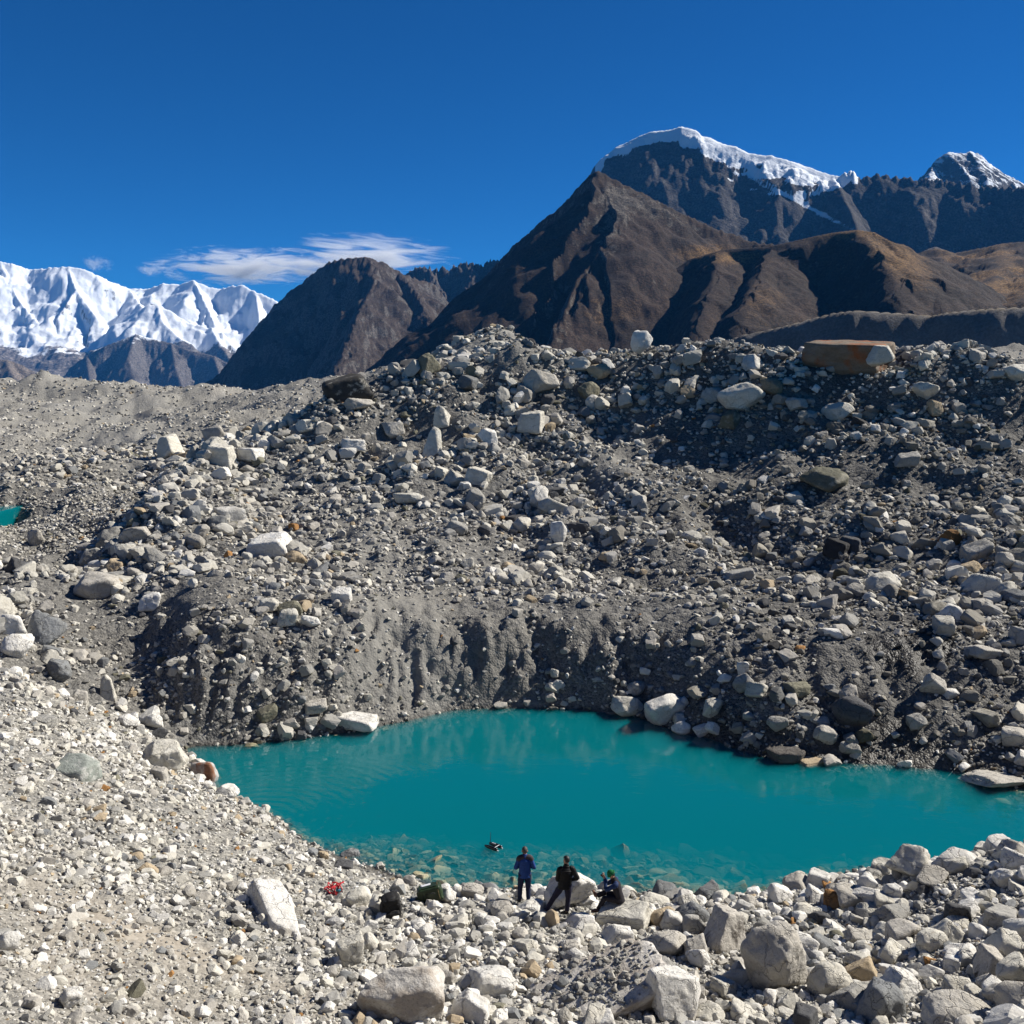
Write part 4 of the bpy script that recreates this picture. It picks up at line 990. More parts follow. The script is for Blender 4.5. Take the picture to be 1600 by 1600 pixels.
# ---- rubble: sizes follow the usual many-small few-large law, amounts follow what each part of the slope shows
rng = np.random.default_rng(11)
KMIN = 2.3 / 1024
def coverage(px, py, x, y, z):
    """share of the ground covered per octave of stone size, and largest stone size in metres"""
    n1 = fbm2(x / 7, y / 7, 4, 51); n2 = fbm2(x / 22, y / 22, 3, 52)
    nearm = y < 40
    far = y > 120
    c = np.full(x.shape, .24) * np.clip(1 + 1.1 * n1 + .5 * n2, .12, 2.2)
    big = np.full(x.shape, 1.0) * np.clip(1 + .5 * n1, .4, 1.6)
    # crest and left rubble fields are full of large boulders
    f = np.clip(blob(820, 615, 380, 60, 4, px, py) + blob(1150, 610, 330, 45, 0, px, py) + 1.0 * blob(230, 860, 230, 60, -12, px, py) + .8 * blob(360, 700, 120, 40, -15, px, py) + .7 * blob(620, 720, 200, 60, 0, px, py) + .8 * blob(440, 970, 80, 40, 10, px, py) + .6 * blob(1450, 880, 170, 80, 0, px, py) + .5 * blob(1450, 1090, 170, 70, 0, px, py) + .5 * blob(900, 800, 120, 60, 0, px, py), 0, 1.2) * (y > 40) * (y < 118)
    c = c * (1 + .9 * f); big = big * (1 + 1.1 * f)
    # bare gravel and eroded bank
    g = np.clip(blob(620, 930, 70, 150, -28, px, py) + .8 * blob(700, 1040, 330, 75, 0, px, py) + .7 * blob(300, 1060, 110, 70, 30, px, py) + .6 * blob(480, 770, 90, 60, 0, px, py) + .6 * blob(1000, 700, 130, 60, 0, px, py) + .5 * blob(1050, 940, 160, 60, 0, px, py), 0, 1) * (y > 41) * (y < 118)
    c = c * (1 - .50 * g); big = big * (1 - .62 * g)
    c = np.where(far, c * .30, c); big = np.where(far, .55, big)
    # near side
    s = np.clip(blob(230, 1520, 200, 60, 30, px, py) + blob(330, 1500, 230, 30, 24, px, py) + blob(60, 1560, 170, 60, 10, px, py), 0, 1)
    lb = nearm & (px < 620)
    c = np.where(lb, .30 * np.clip(1 + .6 * n1, .4, 1.6) * (1 - .45 * s), c); big = np.where(lb, .42, big)
    rb = nearm & (px >= 620)
    c = np.where(rb, .42 * np.clip(1 + .6 * n1, .5, 1.6), c); big = np.where(rb, .60 + .70 * sstep(850, 1200, px) * (1 - .5 * blob(1560, 1440, 70, 50, 0, px, py)), big)
    big = np.where(z < .1, np.minimum(big, .9), big)
    big = np.where((np.abs(x + 38) < 9) & (y > 63) & (y < 95), np.minimum(big, .35), big)
    return np.clip(c, 0, .6), big
NS = 330000
su = rng.uniform(-.83, .83, NS); sb = rng.uniform(math.log(15), math.log(235), NS)
AREA = 1.66 * (math.log(235) - math.log(15))
sy = np.exp(sb); sx = su * sy; sz = ground(sx, sy)
spx, spy = to_px(sx, sy, sz)
cov, big = coverage(spx, spy, sx, sy, sz)
# stones wanted per unit of (u, ln distance)
want = cov / 1.2 / KMIN ** 2 * AREA / NS
want = np.where((sz < -.12) & (sy > 37), want * .12, want)
keep = (rng.random(NS) < want) & (sz > -1.6) & (spy < 1720)
print("candidates", NS, "want max", want.max(), "kept", keep.sum())
sx, sy, sz, spx, spy, big = (a[keep] for a in (sx, sy, sz, spx, spy, big))
n = len(sx)
smin = KMIN * sy
smin = np.where(sz < -.1, np.maximum(smin, .14), smin)
smax = np.maximum(big, smin * 1.3)
ss = smin / np.sqrt(1 - rng.random(n) * (1 - (smin / smax) ** 2))
spix = ss / sy * 1600
# colours
pal = np.array([TINTS[k] for k in ('white', 'pale', 'mid', 'grey', 'slate', 'dark', 'tan', 'orange', 'olive')])
pw_near = np.array([.30, .30, .17, .12, .05, .02, .025, .004, .005]); pw_far = np.array([.09, .34, .27, .15, .05, .045, .025, .002, .02])
pick = np.where(sy < 42, rng.choice(9, n, p=pw_near / pw_near.sum()), rng.choice(9, n, p=pw_far / pw_far.sum()))
tint = pal[pick] * rng.uniform(.80, 1.10, n)[:, None] * np.where(sy > 42, .88, 1.0)[:, None]
under = sz < -.05
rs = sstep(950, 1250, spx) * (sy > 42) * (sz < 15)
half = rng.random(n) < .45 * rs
tint[half] = tint[half] * np.array([.58, .57, .55])  # right-slope stones dimmed in tint to paint in the weak light
tint[under] = tint[under] * np.array([.58, .55, .40])
wet_shade_k = bilin(wet.astype(float), np.interp(sx / sy, _us, _ui), np.interp(np.log(sy), _bs, _bi))
wk = (wet_shade_k > .5) & (rng.random(n) < .35) & (ss < .5)
tint[wk] *= .4  # some stones darkened along the damp, shade-painted strip
# keep people, bags and hero boulders clear of large stray stones
ok = np.ones(n, bool)
for hx, hy, hr in HERO_XY:
    ok &= ~((np.hypot(sx - hx, sy - hy) < hr * .8) & (ss > .25 * hr))
CLEAR = []
for cpx, cpy, rad in ((820, 1413, .55), (880, 1428, .6), (853, 1424, .45), (525, 1392, .6), (610, 1422, .7), (672, 1398, .7), (955, 1410, .8), (938, 1378, .8), (950, 1368, .7)):
    q = hit(cpx, cpy); CLEAR.append(q)
    ok &= ~((np.hypot(sx - q.x, sy - q.y) < rad) & (ss > .16))
qb = at(772, 1322, 33.9)
ok &= ~((np.hypot(sx - qb.x, sy - qb.y) < 1.5) & (sz > -.6) & (ss > .3))
ok &= ~(under & (sz + ss * .3 > -.03) & (ss > .35) & (rng.random(n) < .8))
sx, sy, sz, spx, spy, ss, spix, pick, tint = (a[ok] for a in (sx, sy, sz, spx, spy, ss, spix, pick, tint))
n = len(sx)
yaw = rng.uniform(0, 6.283, n); tx = rng.normal(0, .28, n); ty = rng.normal(0, .28, n)
asp = np.stack([rng.uniform(.95, 1.35, n), rng.uniform(.75, 1.05, n), rng.uniform(.55, .95, n)], 1) * ss[:, None]
asp[:, 2] *= np.where(sz < -.05, .5, 1.0)
zoff = asp[:, 2] * np.where(sz < -.05, .0, rng.uniform(.10, .32, n))

# the largest in view become boulders of their own
inframe = (spx > -10) & (spx < 1610) & (spy < 1615) & (sz > -.1)
order = np.argsort(-np.where(inframe, spix, 0))
NB = 300 - len(HERO) - 2
bidx = order[:NB]
kinds = ['angular', 'block', 'angular', 'slab', 'wedge', 'round', 'angular', 'spire', 'block', 'angular']
VAR = [rock_mesh("boulder", kinds[i % 10], 500 + i, 4) for i in range(26)]
for m in VAR: m.materials.append(M_ROCK)
names = ['white', 'pale', 'buff grey', 'grey', 'slate grey', 'dark', 'tan', 'orange', 'olive']
def zone(px, py, y, z):
    if y < 42:
        if px < 620: return "near left bank"
        if py > 1480 and px < 1100: return "bottom foreground"
        if px > 1150 and py < 1450: return "right lakeside bank"
        if px > 1100: return "right foreground"
        return "near shore"
    if y > 118: return "distant gravel plain"
    if py < 640 and px > 620: return "moraine crest"
    if z < 1.3: return "far shore"
    if px < 520: return "left slope"
    if px < 980: return "middle slope"
    return "right slope"
STOP = (" lying", " leaning", " at ", " standing", " just", " behind", " below", " alone", " on ", " under", " near", " with", " tucked", " in ", " uphill", " to ", " upright", " among", " left", " right", " sunk", " between", " high", " above", " beside", " touching", " jutting", " from", " of ", " cut", " set", " dipping", " perched", " stacked", " heaped", " low ", " the ", " awash", " along", " half-", " over")
def short(lab):
    cut = min([lab.find(s_) for s_ in STOP if lab.find(s_) > 0] + [len(lab)])
    return lab[:cut].strip(" ,")
HS = [(h[0], h[1], short(h[7])) for h in HERO]
cnt = {}
for h in HS: cnt[h[2]] = cnt.get(h[2], 0) + 1
HS = [h for h in HS if cnt[h[2]] == 1 and len(h[2].split()) >= 3]
used = {}
made = []
for k in bidx:
    vi_ = int(rng.integers(0, 26))
    o = bpy.data.objects.new("boulder", VAR[vi_]); COL.objects.link(o)
    o.location = (sx[k], sy[k], sz[k] + zoff[k]); o.scale = asp[k]; o.rotation_euler = (tx[k] * .7, ty[k] * .7, yaw[k])
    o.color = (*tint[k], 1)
    size = "large" if spix[k] > 42 else "medium" if spix[k] > 28 else "small"
    shp = {'angular': 'angular', 'block': 'blocky', 'slab': 'flat', 'wedge': 'wedge-shaped', 'round': 'rounded', 'spire': 'peaked'}[kinds[vi_ % 10]]
    z_ = zone(spx[k], spy[k], sy[k], sz[k])
    tag(o, None, "boulder", f"loose boulders of the {z_}")
    made.append((o, k, size, shp, z_))
for o, k, size, shp, z_ in made:
    best = sorted(HS, key=lambda h: (h[0] - spx[k]) ** 2 + 1.6 * (h[1] - spy[k]) ** 2)
    nm = names[pick[k]]
    if pick[k] <= 2 and tint[k].mean() < .31: nm = 'grey'
    if pick[k] in (3, 4) and tint[k].mean() < .17: nm = 'dark grey'
    for h in best[:6]:
        dx, dy = spx[k] - h[0], spy[k] - h[1]
        rel = ("right of" if dx > 0 else "left of") if abs(dx) > abs(dy) * 1.1 else ("below" if dy > 0 else "above")
        lab = f"{size} {nm} {shp} boulder {rel} the {h[2]}"
        if lab not in used and len(lab.split()) <= 16: break
    used[lab] = 1
    o['label'] = lab
print("largest loose boulders px", spix[bidx[:5]], spix[bidx[-1]], "rubble", n - NB)

# gravel lying on the back of the big tilted slab
slab_o = [o for o in COL.objects if o.get('label', '').startswith("big tilted slab")][0]
mw = Matrix.LocRotScale(slab_o.location, slab_o.rotation_euler, slab_o.scale)
up_f = [(mw @ p.center) for p in slab_o.data.polygons if (mw.to_3x3() @ p.normal).normalized().z > .55]
GN = 520
gp_ = np.array([list(up_f[i]) for i in rng.integers(0, len(up_f), GN)]) + rng.normal(0, .02, (GN, 3)) * np.array([1, 1, 0])
gs_ = .045 / np.sqrt(1 - rng.random(GN) * .97)
# everything smaller: one body of rubble, points carrying shape, size, turn and colour
rest = np.setdiff1d(np.arange(n), bidx)
# submerged stones last so that nothing large is left out
sx = np.append(sx, gp_[:, 0]); sy = np.append(sy, gp_[:, 1]); sz = np.append(sz, gp_[:, 2]); zoff = np.append(zoff, gs_ * .1)
tx = np.append(tx, rng.normal(0, .3, GN)); ty = np.append(ty, rng.normal(0, .3, GN)); yaw = np.append(yaw, rng.uniform(0, 6.28, GN)); spix = np.append(spix, gs_ / 22 * 1600)
asp = np.concatenate([asp, np.stack([gs_ * 1.1, gs_ * .9, gs_ * .7], 1)]); tint = np.concatenate([tint, pal[rng.integers(1, 5, GN)] * .8])
rest = np.concatenate([rest, np.arange(n, n + GN)])
pv = np.stack([sx[rest], sy[rest], sz[rest] + zoff[rest]], 1)
me = bpy.data.meshes.new("rubble")
me.vertices.add(len(rest)); me.vertices.foreach_set("co", pv.astype(np.float32).ravel())
a = me.attributes.new("turn", 'FLOAT_VECTOR', 'POINT'); a.data.foreach_set("vector", np.stack([tx, ty, yaw], 1)[rest].astype(np.float32).ravel())
a = me.attributes.new("size", 'FLOAT_VECTOR', 'POINT'); a.data.foreach_set("vector", asp[rest].astype(np.float32).ravel())
NSM, NMD = 22, 14
vi = np.where(spix[rest] > 11, NSM + rng.integers(0, NMD, len(rest)), rng.integers(0, NSM, len(rest)))
a = me.attributes.new("shape", 'INT', 'POINT'); a.data.foreach_set("value", vi.astype(np.int32))
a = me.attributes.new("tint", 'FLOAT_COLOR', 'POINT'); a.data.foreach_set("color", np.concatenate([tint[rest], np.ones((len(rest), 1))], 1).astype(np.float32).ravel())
def hull_stone(name, seed):
    r_ = np.random.default_rng(seed)
    p = r_.normal(size=(15, 3)); p /= np.linalg.norm(p, axis=1)[:, None]
    p = np.sign(p) * np.abs(p) ** .75
    p *= r_.uniform(.8, 1.1, (15, 1))
    bm = bmesh.new()
    vs = [bm.verts.new(q) for q in p]
    res = bmesh.ops.convex_hull(bm, input=vs)
    bmesh.ops.delete(bm, geom=[g for g in res['geom_interior'] if isinstance(g, bmesh.types.BMVert)], context='VERTS')
    bmesh.ops.recalc_face_normals(bm, faces=bm.faces)
    m = bpy.data.meshes.new(name); bm.to_mesh(m); bm.free()
    v = np.array([q.co[:] for q in m.vertices]); lo, hi = v.min(0), v.max(0); v = (v - (lo + hi) / 2) / (hi - lo)
    m.vertices.foreach_set("co", v.astype(np.float32).ravel()); m.update()
    return m
protos = bpy.data.collections.new("stone shapes")
for i in range(NSM + NMD):
    m = hull_stone("stone", 900 + i) if i < NSM else rock_mesh("stone", kinds[i % 10], 700 + i, 3)
    m.materials.append(M_ROCKI)
    protos.objects.link(bpy.data.objects.new(f"stone_{i:03d}", m))
rub = link("rubble", me, M_ROCKI)
tag(rub, kind='stuff')
ng = bpy.data.node_groups.new("scatter stones", 'GeometryNodeTree')
ng.interface.new_socket("Geometry", in_out='INPUT', socket_type='NodeSocketGeometry')
ng.interface.new_socket("Geometry", in_out='OUTPUT', socket_type='NodeSocketGeometry')
gi = ng.nodes.new("NodeGroupInput"); go = ng.nodes.new("NodeGroupOutput")
ci = ng.nodes.new("GeometryNodeCollectionInfo"); ci.inputs['Collection'].default_value = protos
ci.inputs['Separate Children'].default_value = True; ci.inputs['Reset Children'].default_value = True
ip = ng.nodes.new("GeometryNodeInstanceOnPoints"); ip.inputs['Pick Instance'].default_value = True
def named(nm, typ):
    q = ng.nodes.new("GeometryNodeInputNamedAttribute"); q.data_type = typ; q.inputs['Name'].default_value = nm
    return q.outputs['Attribute']
e2r = ng.nodes.new("FunctionNodeEulerToRotation")
mp_ = ng.nodes.new("GeometryNodeMeshToPoints")
ng.links.new(gi.outputs[0], mp_.inputs['Mesh'])
ng.links.new(mp_.outputs[0], ip.inputs['Points'])
ng.links.new(ci.outputs[0], ip.inputs['Instance'])
ng.links.new(named("shape", 'INT'), ip.inputs['Instance Index'])
ng.links.new(named("turn", 'FLOAT_VECTOR'), e2r.inputs[0]); ng.links.new(e2r.outputs[0], ip.inputs['Rotation'])
ng.links.new(named("size", 'FLOAT_VECTOR'), ip.inputs['Scale'])
ng.links.new(ip.outputs[0], go.inputs[0])
md = rub.modifiers.new("scatter", 'NODES'); md.node_group = ng
# ------------------------------------------------------------------ people and their things
from mathutils.bvhtree import BVHTree
def V(*a): return Vector(a)

def tube(bm, pts, rad, seg=12, up=(0, 1, 0), cap=True):
    """Tube through pts; rad is a list of radii or (side, front) half-widths."""
    pts = [Vector(p) for p in pts]
    rings = []
    ref = Vector(up)
    for i, p in enumerate(pts):
        t = (pts[min(i + 1, len(pts) - 1)] - pts[max(i - 1, 0)]).normalized()
        s = t.cross(ref)
        if s.length < 1e-4: s = t.cross(Vector((1, 0, 0)))
        s.normalize(); f = s.cross(t).normalized()
        r = rad[i]; rx, ry = r if isinstance(r, tuple) else (r, r)
        rings.append([bm.verts.new(p + s * rx * math.cos(2 * math.pi * k / seg) + f * ry * math.sin(2 * math.pi * k / seg)) for k in range(seg)])
    for a, b in zip(rings[:-1], rings[1:]):
        for k in range(seg): bm.faces.new((a[k], a[(k + 1) % seg], b[(k + 1) % seg], b[k]))
    if cap:
        bm.faces.new(rings[0][::-1]); bm.faces.new(rings[-1])
    return rings

def spl(pts, n):
    """Catmull-Rom resampling of a list of tuples."""
    P = np.array([list(p) for p in pts], float)
    t = np.linspace(0, len(P) - 1, n); out = []
    for q in t:
        i = min(int(q), len(P) - 2); f = q - i
        p0, p1, p2, p3 = P[max(i - 1, 0)], P[i], P[i + 1], P[min(i + 2, len(P) - 1)]
        out.append(.5 * ((2 * p1) + (-p0 + p2) * f + (2 * p0 - 5 * p1 + 4 * p2 - p3) * f * f + (-p0 + 3 * p1 - 3 * p2 + p3) * f ** 3))
    return np.array(out)

def finish(name, bm, mat, parent=None, smooth=True, loc=None, sub=0):
    bmesh.ops.recalc_face_normals(bm, faces=bm.faces)
    m = bpy.data.meshes.new(name); bm.to_mesh(m); bm.free()
    if smooth: m.polygons.foreach_set("use_smooth", np.ones(len(m.polygons), bool))
    o = link(name, m, mat, parent, loc)
    if sub:
        s = o.modifiers.new("smooth", 'SUBSURF'); s.levels = sub; s.render_levels = sub
    return o

def ellips(bm, c, r, seg=16, rings=10, keep=None, rot=None):
    res = bmesh.ops.create_uvsphere(bm, u_segments=seg, v_segments=rings, radius=1.0)
    vs = res['verts']
    for v in vs:
        q = Vector((v.co.x * r[0], v.co.y * r[1], v.co.z * r[2]))
        if rot is not None: q = rot @ q
        v.co = q
    if keep is not None:
        bad = [v for v in vs if not keep(v.co)]
        bmesh.ops.delete(bm, geom=bad, context='VERTS')
        vs = [v for v in vs if v.is_valid]
    for v in vs: v.co += Vector(c)

def box(bm, c, s, rot=None, bev=0.0):
    res = bmesh.ops.create_cube(bm, size=1.0)
    vs = res['verts']
    for v in vs:
        q = Vector((v.co.x * s[0], v.co.y * s[1], v.co.z * s[2]))
        v.co = (rot @ q if rot is not None else q) + Vector(c)
    if bev:
        es = list({e for v in vs for e in v.link_edges})
        bmesh.ops.bevel(bm, geom=es, offset=bev, segments=2, affect='EDGES', profile=.6)

M_SKIN = simple("weathered skin", (.36, .20, .13), .55, .35, .15, 25)
M_HAIR_DARK = simple("black hair", (.012, .010, .009), .5, .4, .4, 120, .5)
M_HAIR_GREY = simple("cropped grey brown hair", (.055, .045, .04), .6, .3, .5, 140, .5)
M_BLUE = simple("royal blue fleece", (.010, .040, .17), .75, .25, .22, 18, .3)
M_YOKE = simple("brown grey yoke", (.040, .032, .036), .8, .2, .2, 20, .3)
M_NAVY = simple("navy trousers", (.010, .016, .045), .8, .2, .25, 18, .3)
M_DARKTR = simple("dark indigo trousers", (.014, .013, .030), .8, .2, .25, 18, .3)
M_PUFF = simple("glossy black nylon", (.0045, .0045, .005), .55, .18, .3, 40, .1)
M_CHAR = simple("charcoal softshell", (.020, .018, .022), .8, .2, .25, 20, .3)
M_BLUEDK = simple("dark blue sleeve", (.010, .026, .085), .75, .25, .25, 20, .3)
M_GREENCAP = simple("green knitted wool", (.010, .115, .040), .85, .15, .35, 60, .6)
M_SHOE = simple("dark boot leather", (.022, .018, .016), .6, .3, .3, 30)
M_SHOETAN = simple("brown boot leather", (.15, .075, .05), .65, .3, .25, 30)
M_SOLE = simple("boot rubber", (.03, .03, .03), .9, .2)
M_BLACK = simple("black plastic", (.010, .010, .011), .35, .5, .3, 60, .1)
M_LENS = simple("dark glass", (.004, .004, .006), .08, .6, .1, 10, 0)

def skin_body(parent, verts, edges, root, mat):
    """One continuous body grown over a skeleton."""
    m = bpy.data.meshes.new("body")
    names = list(verts)
    m.from_pydata([verts[k][:3] for k in names], [(names.index(a), names.index(b)) for a, b in edges], [])
    o = bpy.data.objects.new("body", m); COL.objects.link(o); o.parent = parent
    o.modifiers.new("skin", 'SKIN').use_smooth_shade = True
    sv = m.skin_vertices[0].data
    for i, k in enumerate(names):
        r = verts[k][3:]
        sv[i].radius = (r[0], r[-1]); sv[i].use_root = (k == root)
    s = o.modifiers.new("smooth", 'SUBSURF'); s.levels = 2; s.render_levels = 2
    m.materials.append(mat)
    return o

def hand(vs, es, tagk, wrist, direction, palm_up, curl=.5):
    """Palm with five separate unequal fingers and a thumb leaving its side, all bent."""
    d = Vector(direction).normalized(); n = Vector(palm_up).normalized(); s = d.cross(n).normalized(); n = s.cross(d)
    w = Vector(wrist)
    def put(k, p, r): vs[k] = (p.x, p.y, p.z, r)
    p0 = w + d * .045; p1 = w + d * .085
    put(tagk + 'p0', p0, .026); put(tagk + 'p1', p1, .028)
    es.append((tagk + 'w', tagk + 'p0')); es.append((tagk + 'p0', tagk + 'p1'))
    for i, (off, L) in enumerate(((-.030, .066), (-.011, .078), (.010, .074), (.029, .058))):
        a = p1 + s * off + d * .018
        b = a + (d * math.cos(curl) - n * math.sin(curl)) * L * .55
        c = b + (d * math.cos(curl * 2.1) - n * math.sin(curl * 2.1)) * L * .5
        put(f'{tagk}f{i}a', a, .009); put(f'{tagk}f{i}b', b, .0085); put(f'{tagk}f{i}c', c, .007)
        es.append((tagk + 'p1', f'{tagk}f{i}a')); es.append((f'{tagk}f{i}a', f'{tagk}f{i}b')); es.append((f'{tagk}f{i}b', f'{tagk}f{i}c'))
    a = p0 - s * .032 + d * .005; b = a + (d * .7 - s * .55 - n * .35) * .035; c = b + (d * .9 - n * .4) * .026
    put(tagk + 'ta', a, .011); put(tagk + 'tb', b, .010); put(tagk + 'tc', c, .008)
    es.append((tagk + 'p0', tagk + 'ta')); es.append((tagk + 'ta', tagk + 'tb')); es.append((tagk + 'tb', tagk + 'tc'))

def make_person(pose, label, mats, loc, yaw):
    root = bpy.data.objects.new("person", None); COL.objects.link(root)
    root.location = loc; root.rotation_euler = (0, 0, R(yaw)); root.empty_display_size = .2
    tag(root, label, "person", "people at the lake shore")
    P = {k: Vector(v) for k, v in pose.items() if k != 'curl'}
    vs, es = {}, []
    def add(k, p, r, link_to=None, r2=None):
        vs[k] = (p.x, p.y, p.z, r, r2 if r2 else r)
        if link_to: es.append((link_to, k))
    hd = P['head']; up = (hd - P['neck']).normalized()
    face = P['face'].normalized(); face = (face - up * face.dot(up)).normalized(); side = face.cross(up)
    add('pelvis', P['pelvis'], .105, None, .075)
    add('waist', P['pelvis'].lerp(P['chest'], .45), .098, 'pelvis', .070)
    add('chest', P['chest'], .112, 'waist', .075)
    add('neck', P['neck'], .058, 'chest')
    add('jaw', hd - up * .055 + face * .022, .068, 'neck', .072)
    add('skull', hd + up * .02, .076, 'jaw', .092)
    add('crown', hd + up * .075, .055, 'skull', .065)
    add('nose', hd - up * .012 + face * .108, .014, 'skull')
    for sd in ('L', 'R'):
        add('sh' + sd, P['sh' + sd], .050, 'chest'); add('el' + sd, P['el' + sd], .043, 'sh' + sd)
        add('wr' + sd, P['wr' + sd], .028, 'el' + sd)
        d = P['hand' + sd] - P['wr' + sd]
        vs[sd + 'w'] = (*(P['wr' + sd] + d.normalized() * .01), .027); es.append(('wr' + sd, sd + 'w'))
        hand(vs, es, sd, P['wr' + sd], d, P.get('palm' + sd, Vector((0, 0, 1))), pose.get('curl', (.6,))[0])
        add('hip' + sd, P['hip' + sd], .068, 'pelvis'); add('kn' + sd, P['kn' + sd], .056, 'hip' + sd); add('an' + sd, P['an' + sd], .038, 'kn' + sd)
        add('toe' + sd, P['toe' + sd], .036, 'an' + sd)
    skin_body(root, vs, es, 'pelvis', mats['skin'])
    # ears, hair
    for sgn in (-1, 1):
        bm = bmesh.new(); ellips(bm, hd + side * sgn * .083 - up * .012, (.013, .022, .032), 8, 6, rot=Matrix((side, face, up)).transposed())
        finish("ear", bm, mats['skin'], root)
    M3 = Matrix((side, face, up)).transposed()
    if mats.get('hair'):
        bm = bmesh.new()
        ellips(bm, hd + up * .022, (.089, .107, .112), 20, 14, keep=lambda q: (q.dot(up) > .030) or (q.dot(face) < .018 and q.dot(up) > -.085), rot=M3)
        finish("hair", bm, mats['hair'], root)
    # trousers: two legs running up into a seat
    bm = bmesh.new()
    for sd in ('L', 'R'):
        h, k, a = P['hip' + sd], P['kn' + sd], P['an' + sd]
        pts = spl([h + (h - k).normalized() * .05, h.lerp(k, .3), h.lerp(k, .75), k, k.lerp(a, .3), k.lerp(a, .7), a + (k - a).normalized() * .03], 16)
        rr = np.interp(np.linspace(0, 1, 16), [0, .2, .45, .52, .65, .9, 1], [.105, .102, .078, .074, .073, .064, .062])
        rr = rr * (1 + .05 * np.sin(np.arange(16) * 2.3 + (1 if sd == 'L' else 0)))
        tube(bm, pts, list(rr), 14, up=(0, 1, .2))
    pv = P['pelvis']
    ax = (P['chest'] - pv).normalized()
    ellips(bm, pv - ax * .02, (.168, .125, .12), 18, 12)
    finish("trousers", bm, mats['trousers'], root)
    # boots
    for sd in ('L', 'R'):
        bm = bmesh.new()
        a, t = P['an' + sd], P['toe' + sd]
        d = (t - a).normalized()
        tube(bm, [a + V(0, 0, .07), a, a - V(0, 0, .02) + d * .03, a.lerp(t, .6), t + d * .02, t + d * .055], [.052, .054, (.052, .056), (.046, .042), (.044, .034), (.028, .022)], 12, up=(0, 0, 1) if abs(d.z) < .8 else (0, 1, 0))
        b = finish("boot", bm, mats['boot'], root)
        bm = bmesh.new()
        tube(bm, [a - d * .055 - V(0, 0, .055), a.lerp(t, .5) - V(0, 0, .045), t + d * .07 - V(0, 0, .030)], [(.042, .016), (.048, .015), (.034, .013)], 10, up=(0, 0, 1))
        finish("sole", bm, M_SOLE, b)
    # jacket: body, sleeves and collar; quilted ones swell between the seams
    quilt = mats.get('quilt', 0)
    bm = bmesh.new()
    ch, nk = P['chest'], P['neck']
    n = 44 if quilt else 18
    tor = spl([pv - ax * .09, pv + ax * .05, pv.lerp(ch, .55), ch, ch.lerp(nk, .45), nk + (hd - nk).normalized() * .015], n)
    tt = np.linspace(0, 1, n)
    wx = np.interp(tt, [0, .2, .4, .6, .72, .84, .93, 1], [.188, .182, .172, .196, .205, .160, .085, .078]) * mats.get('fat', 1)
    wy = np.interp(tt, [0, .2, .4, .6, .75, .88, 1], [.140, .135, .125, .135, .128, .095, .080]) * mats.get('fat', 1)
    if quilt:
        q = 1 + .085 * (np.abs(np.sin(tt * math.pi * 9.0)) ** .7 - .6); wx = wx * q; wy = wy * q
    fwd = P.get('bodyface', Vector((0, 1, 0)))
    tube(bm, tor, list(zip(wx.tolist(), wy.tolist())), 22, up=tuple(fwd))
    j = finish("jacket", bm, mats['jacket'], root)
    for sd in ('L', 'R'):
        bm = bmesh.new()
        s_, e_, w_ = P['sh' + sd], P['el' + sd], P['wr' + sd]
        m_ = 34 if quilt else 16
        arm = spl([s_.lerp(nk, .42) + V(0, 0, -.01), s_, s_.lerp(e_, .5), e_, e_.lerp(w_, .5), w_], m_)
        ar = np.interp(np.linspace(0, 1, m_), [0, .2, .5, .62, .85, 1], [.066, .074, .064, .060, .050, .042]) * mats.get('fat', 1)
        if quilt: ar = ar * (1 + .10 * (np.abs(np.sin(np.linspace(0, 1, m_) * math.pi * 8)) ** .7 - .6))
        else: ar = ar * (1 + .04 * np.sin(np.arange(m_) * 2.1))
        tube(bm, arm, list(ar), 14, up=(.3, .2, 1))
        finish("sleeve", bm, mats.get('sleeve', mats['jacket']), j)
    bm = bmesh.new()
    tube(bm, [nk - ax * .03, nk + up * .03, nk + up * .065], [(.082, .082), (.076, .080), (.074, .080)], 16, up=tuple(fwd))
    finish("collar", bm, mats['jacket'], j)
    if mats.get('yoke'):
        bm = bmesh.new()
        yk = spl([P['shL'].lerp(P['elL'], .22), P['shL'] + V(0, 0, .02), P['shL'].lerp(nk, .5) + V(0, 0, .005), nk - ax * .055, P['shR'].lerp(nk, .5) + V(0, 0, .005), P['shR'] + V(0, 0, .02), P['shR'].lerp(P['elR'], .22)], 25)
        tube(bm, yk, np.interp(np.linspace(0, 1, 25), [0, .15, .35, .5, .65, .85, 1], [.070, .082, .088, .098, .088, .082, .070]).tolist(), 14, up=(0, 1, .1))
        finish("yoke", bm, mats['yoke'], j)
    if mats.get('cap'):
        bm = bmesh.new()
        ellips(bm, hd + up * .025, (.098, .116, .122), 22, 14, keep=lambda q: q.dot(up) + .35 * q.dot(face) > -.005, rot=M3)
        c = finish("knitted_cap", bm, mats['cap'], root)
        bm = bmesh.new()
        tube(bm, [hd + up * .0 + side * .101 * math.cos(a) + face * .119 * math.sin(a) + up * (.022 - .035 * math.sin(a)) for a in np.linspace(0, 2 * math.pi, 25)], [(.010, .022)] * 25, 8, up=tuple(up))
        finish("cap_brim", bm, mats['cap'], c)
    return root

def on_ground(px, py, lift=.04):
    p = hit(px, py, lift); return p

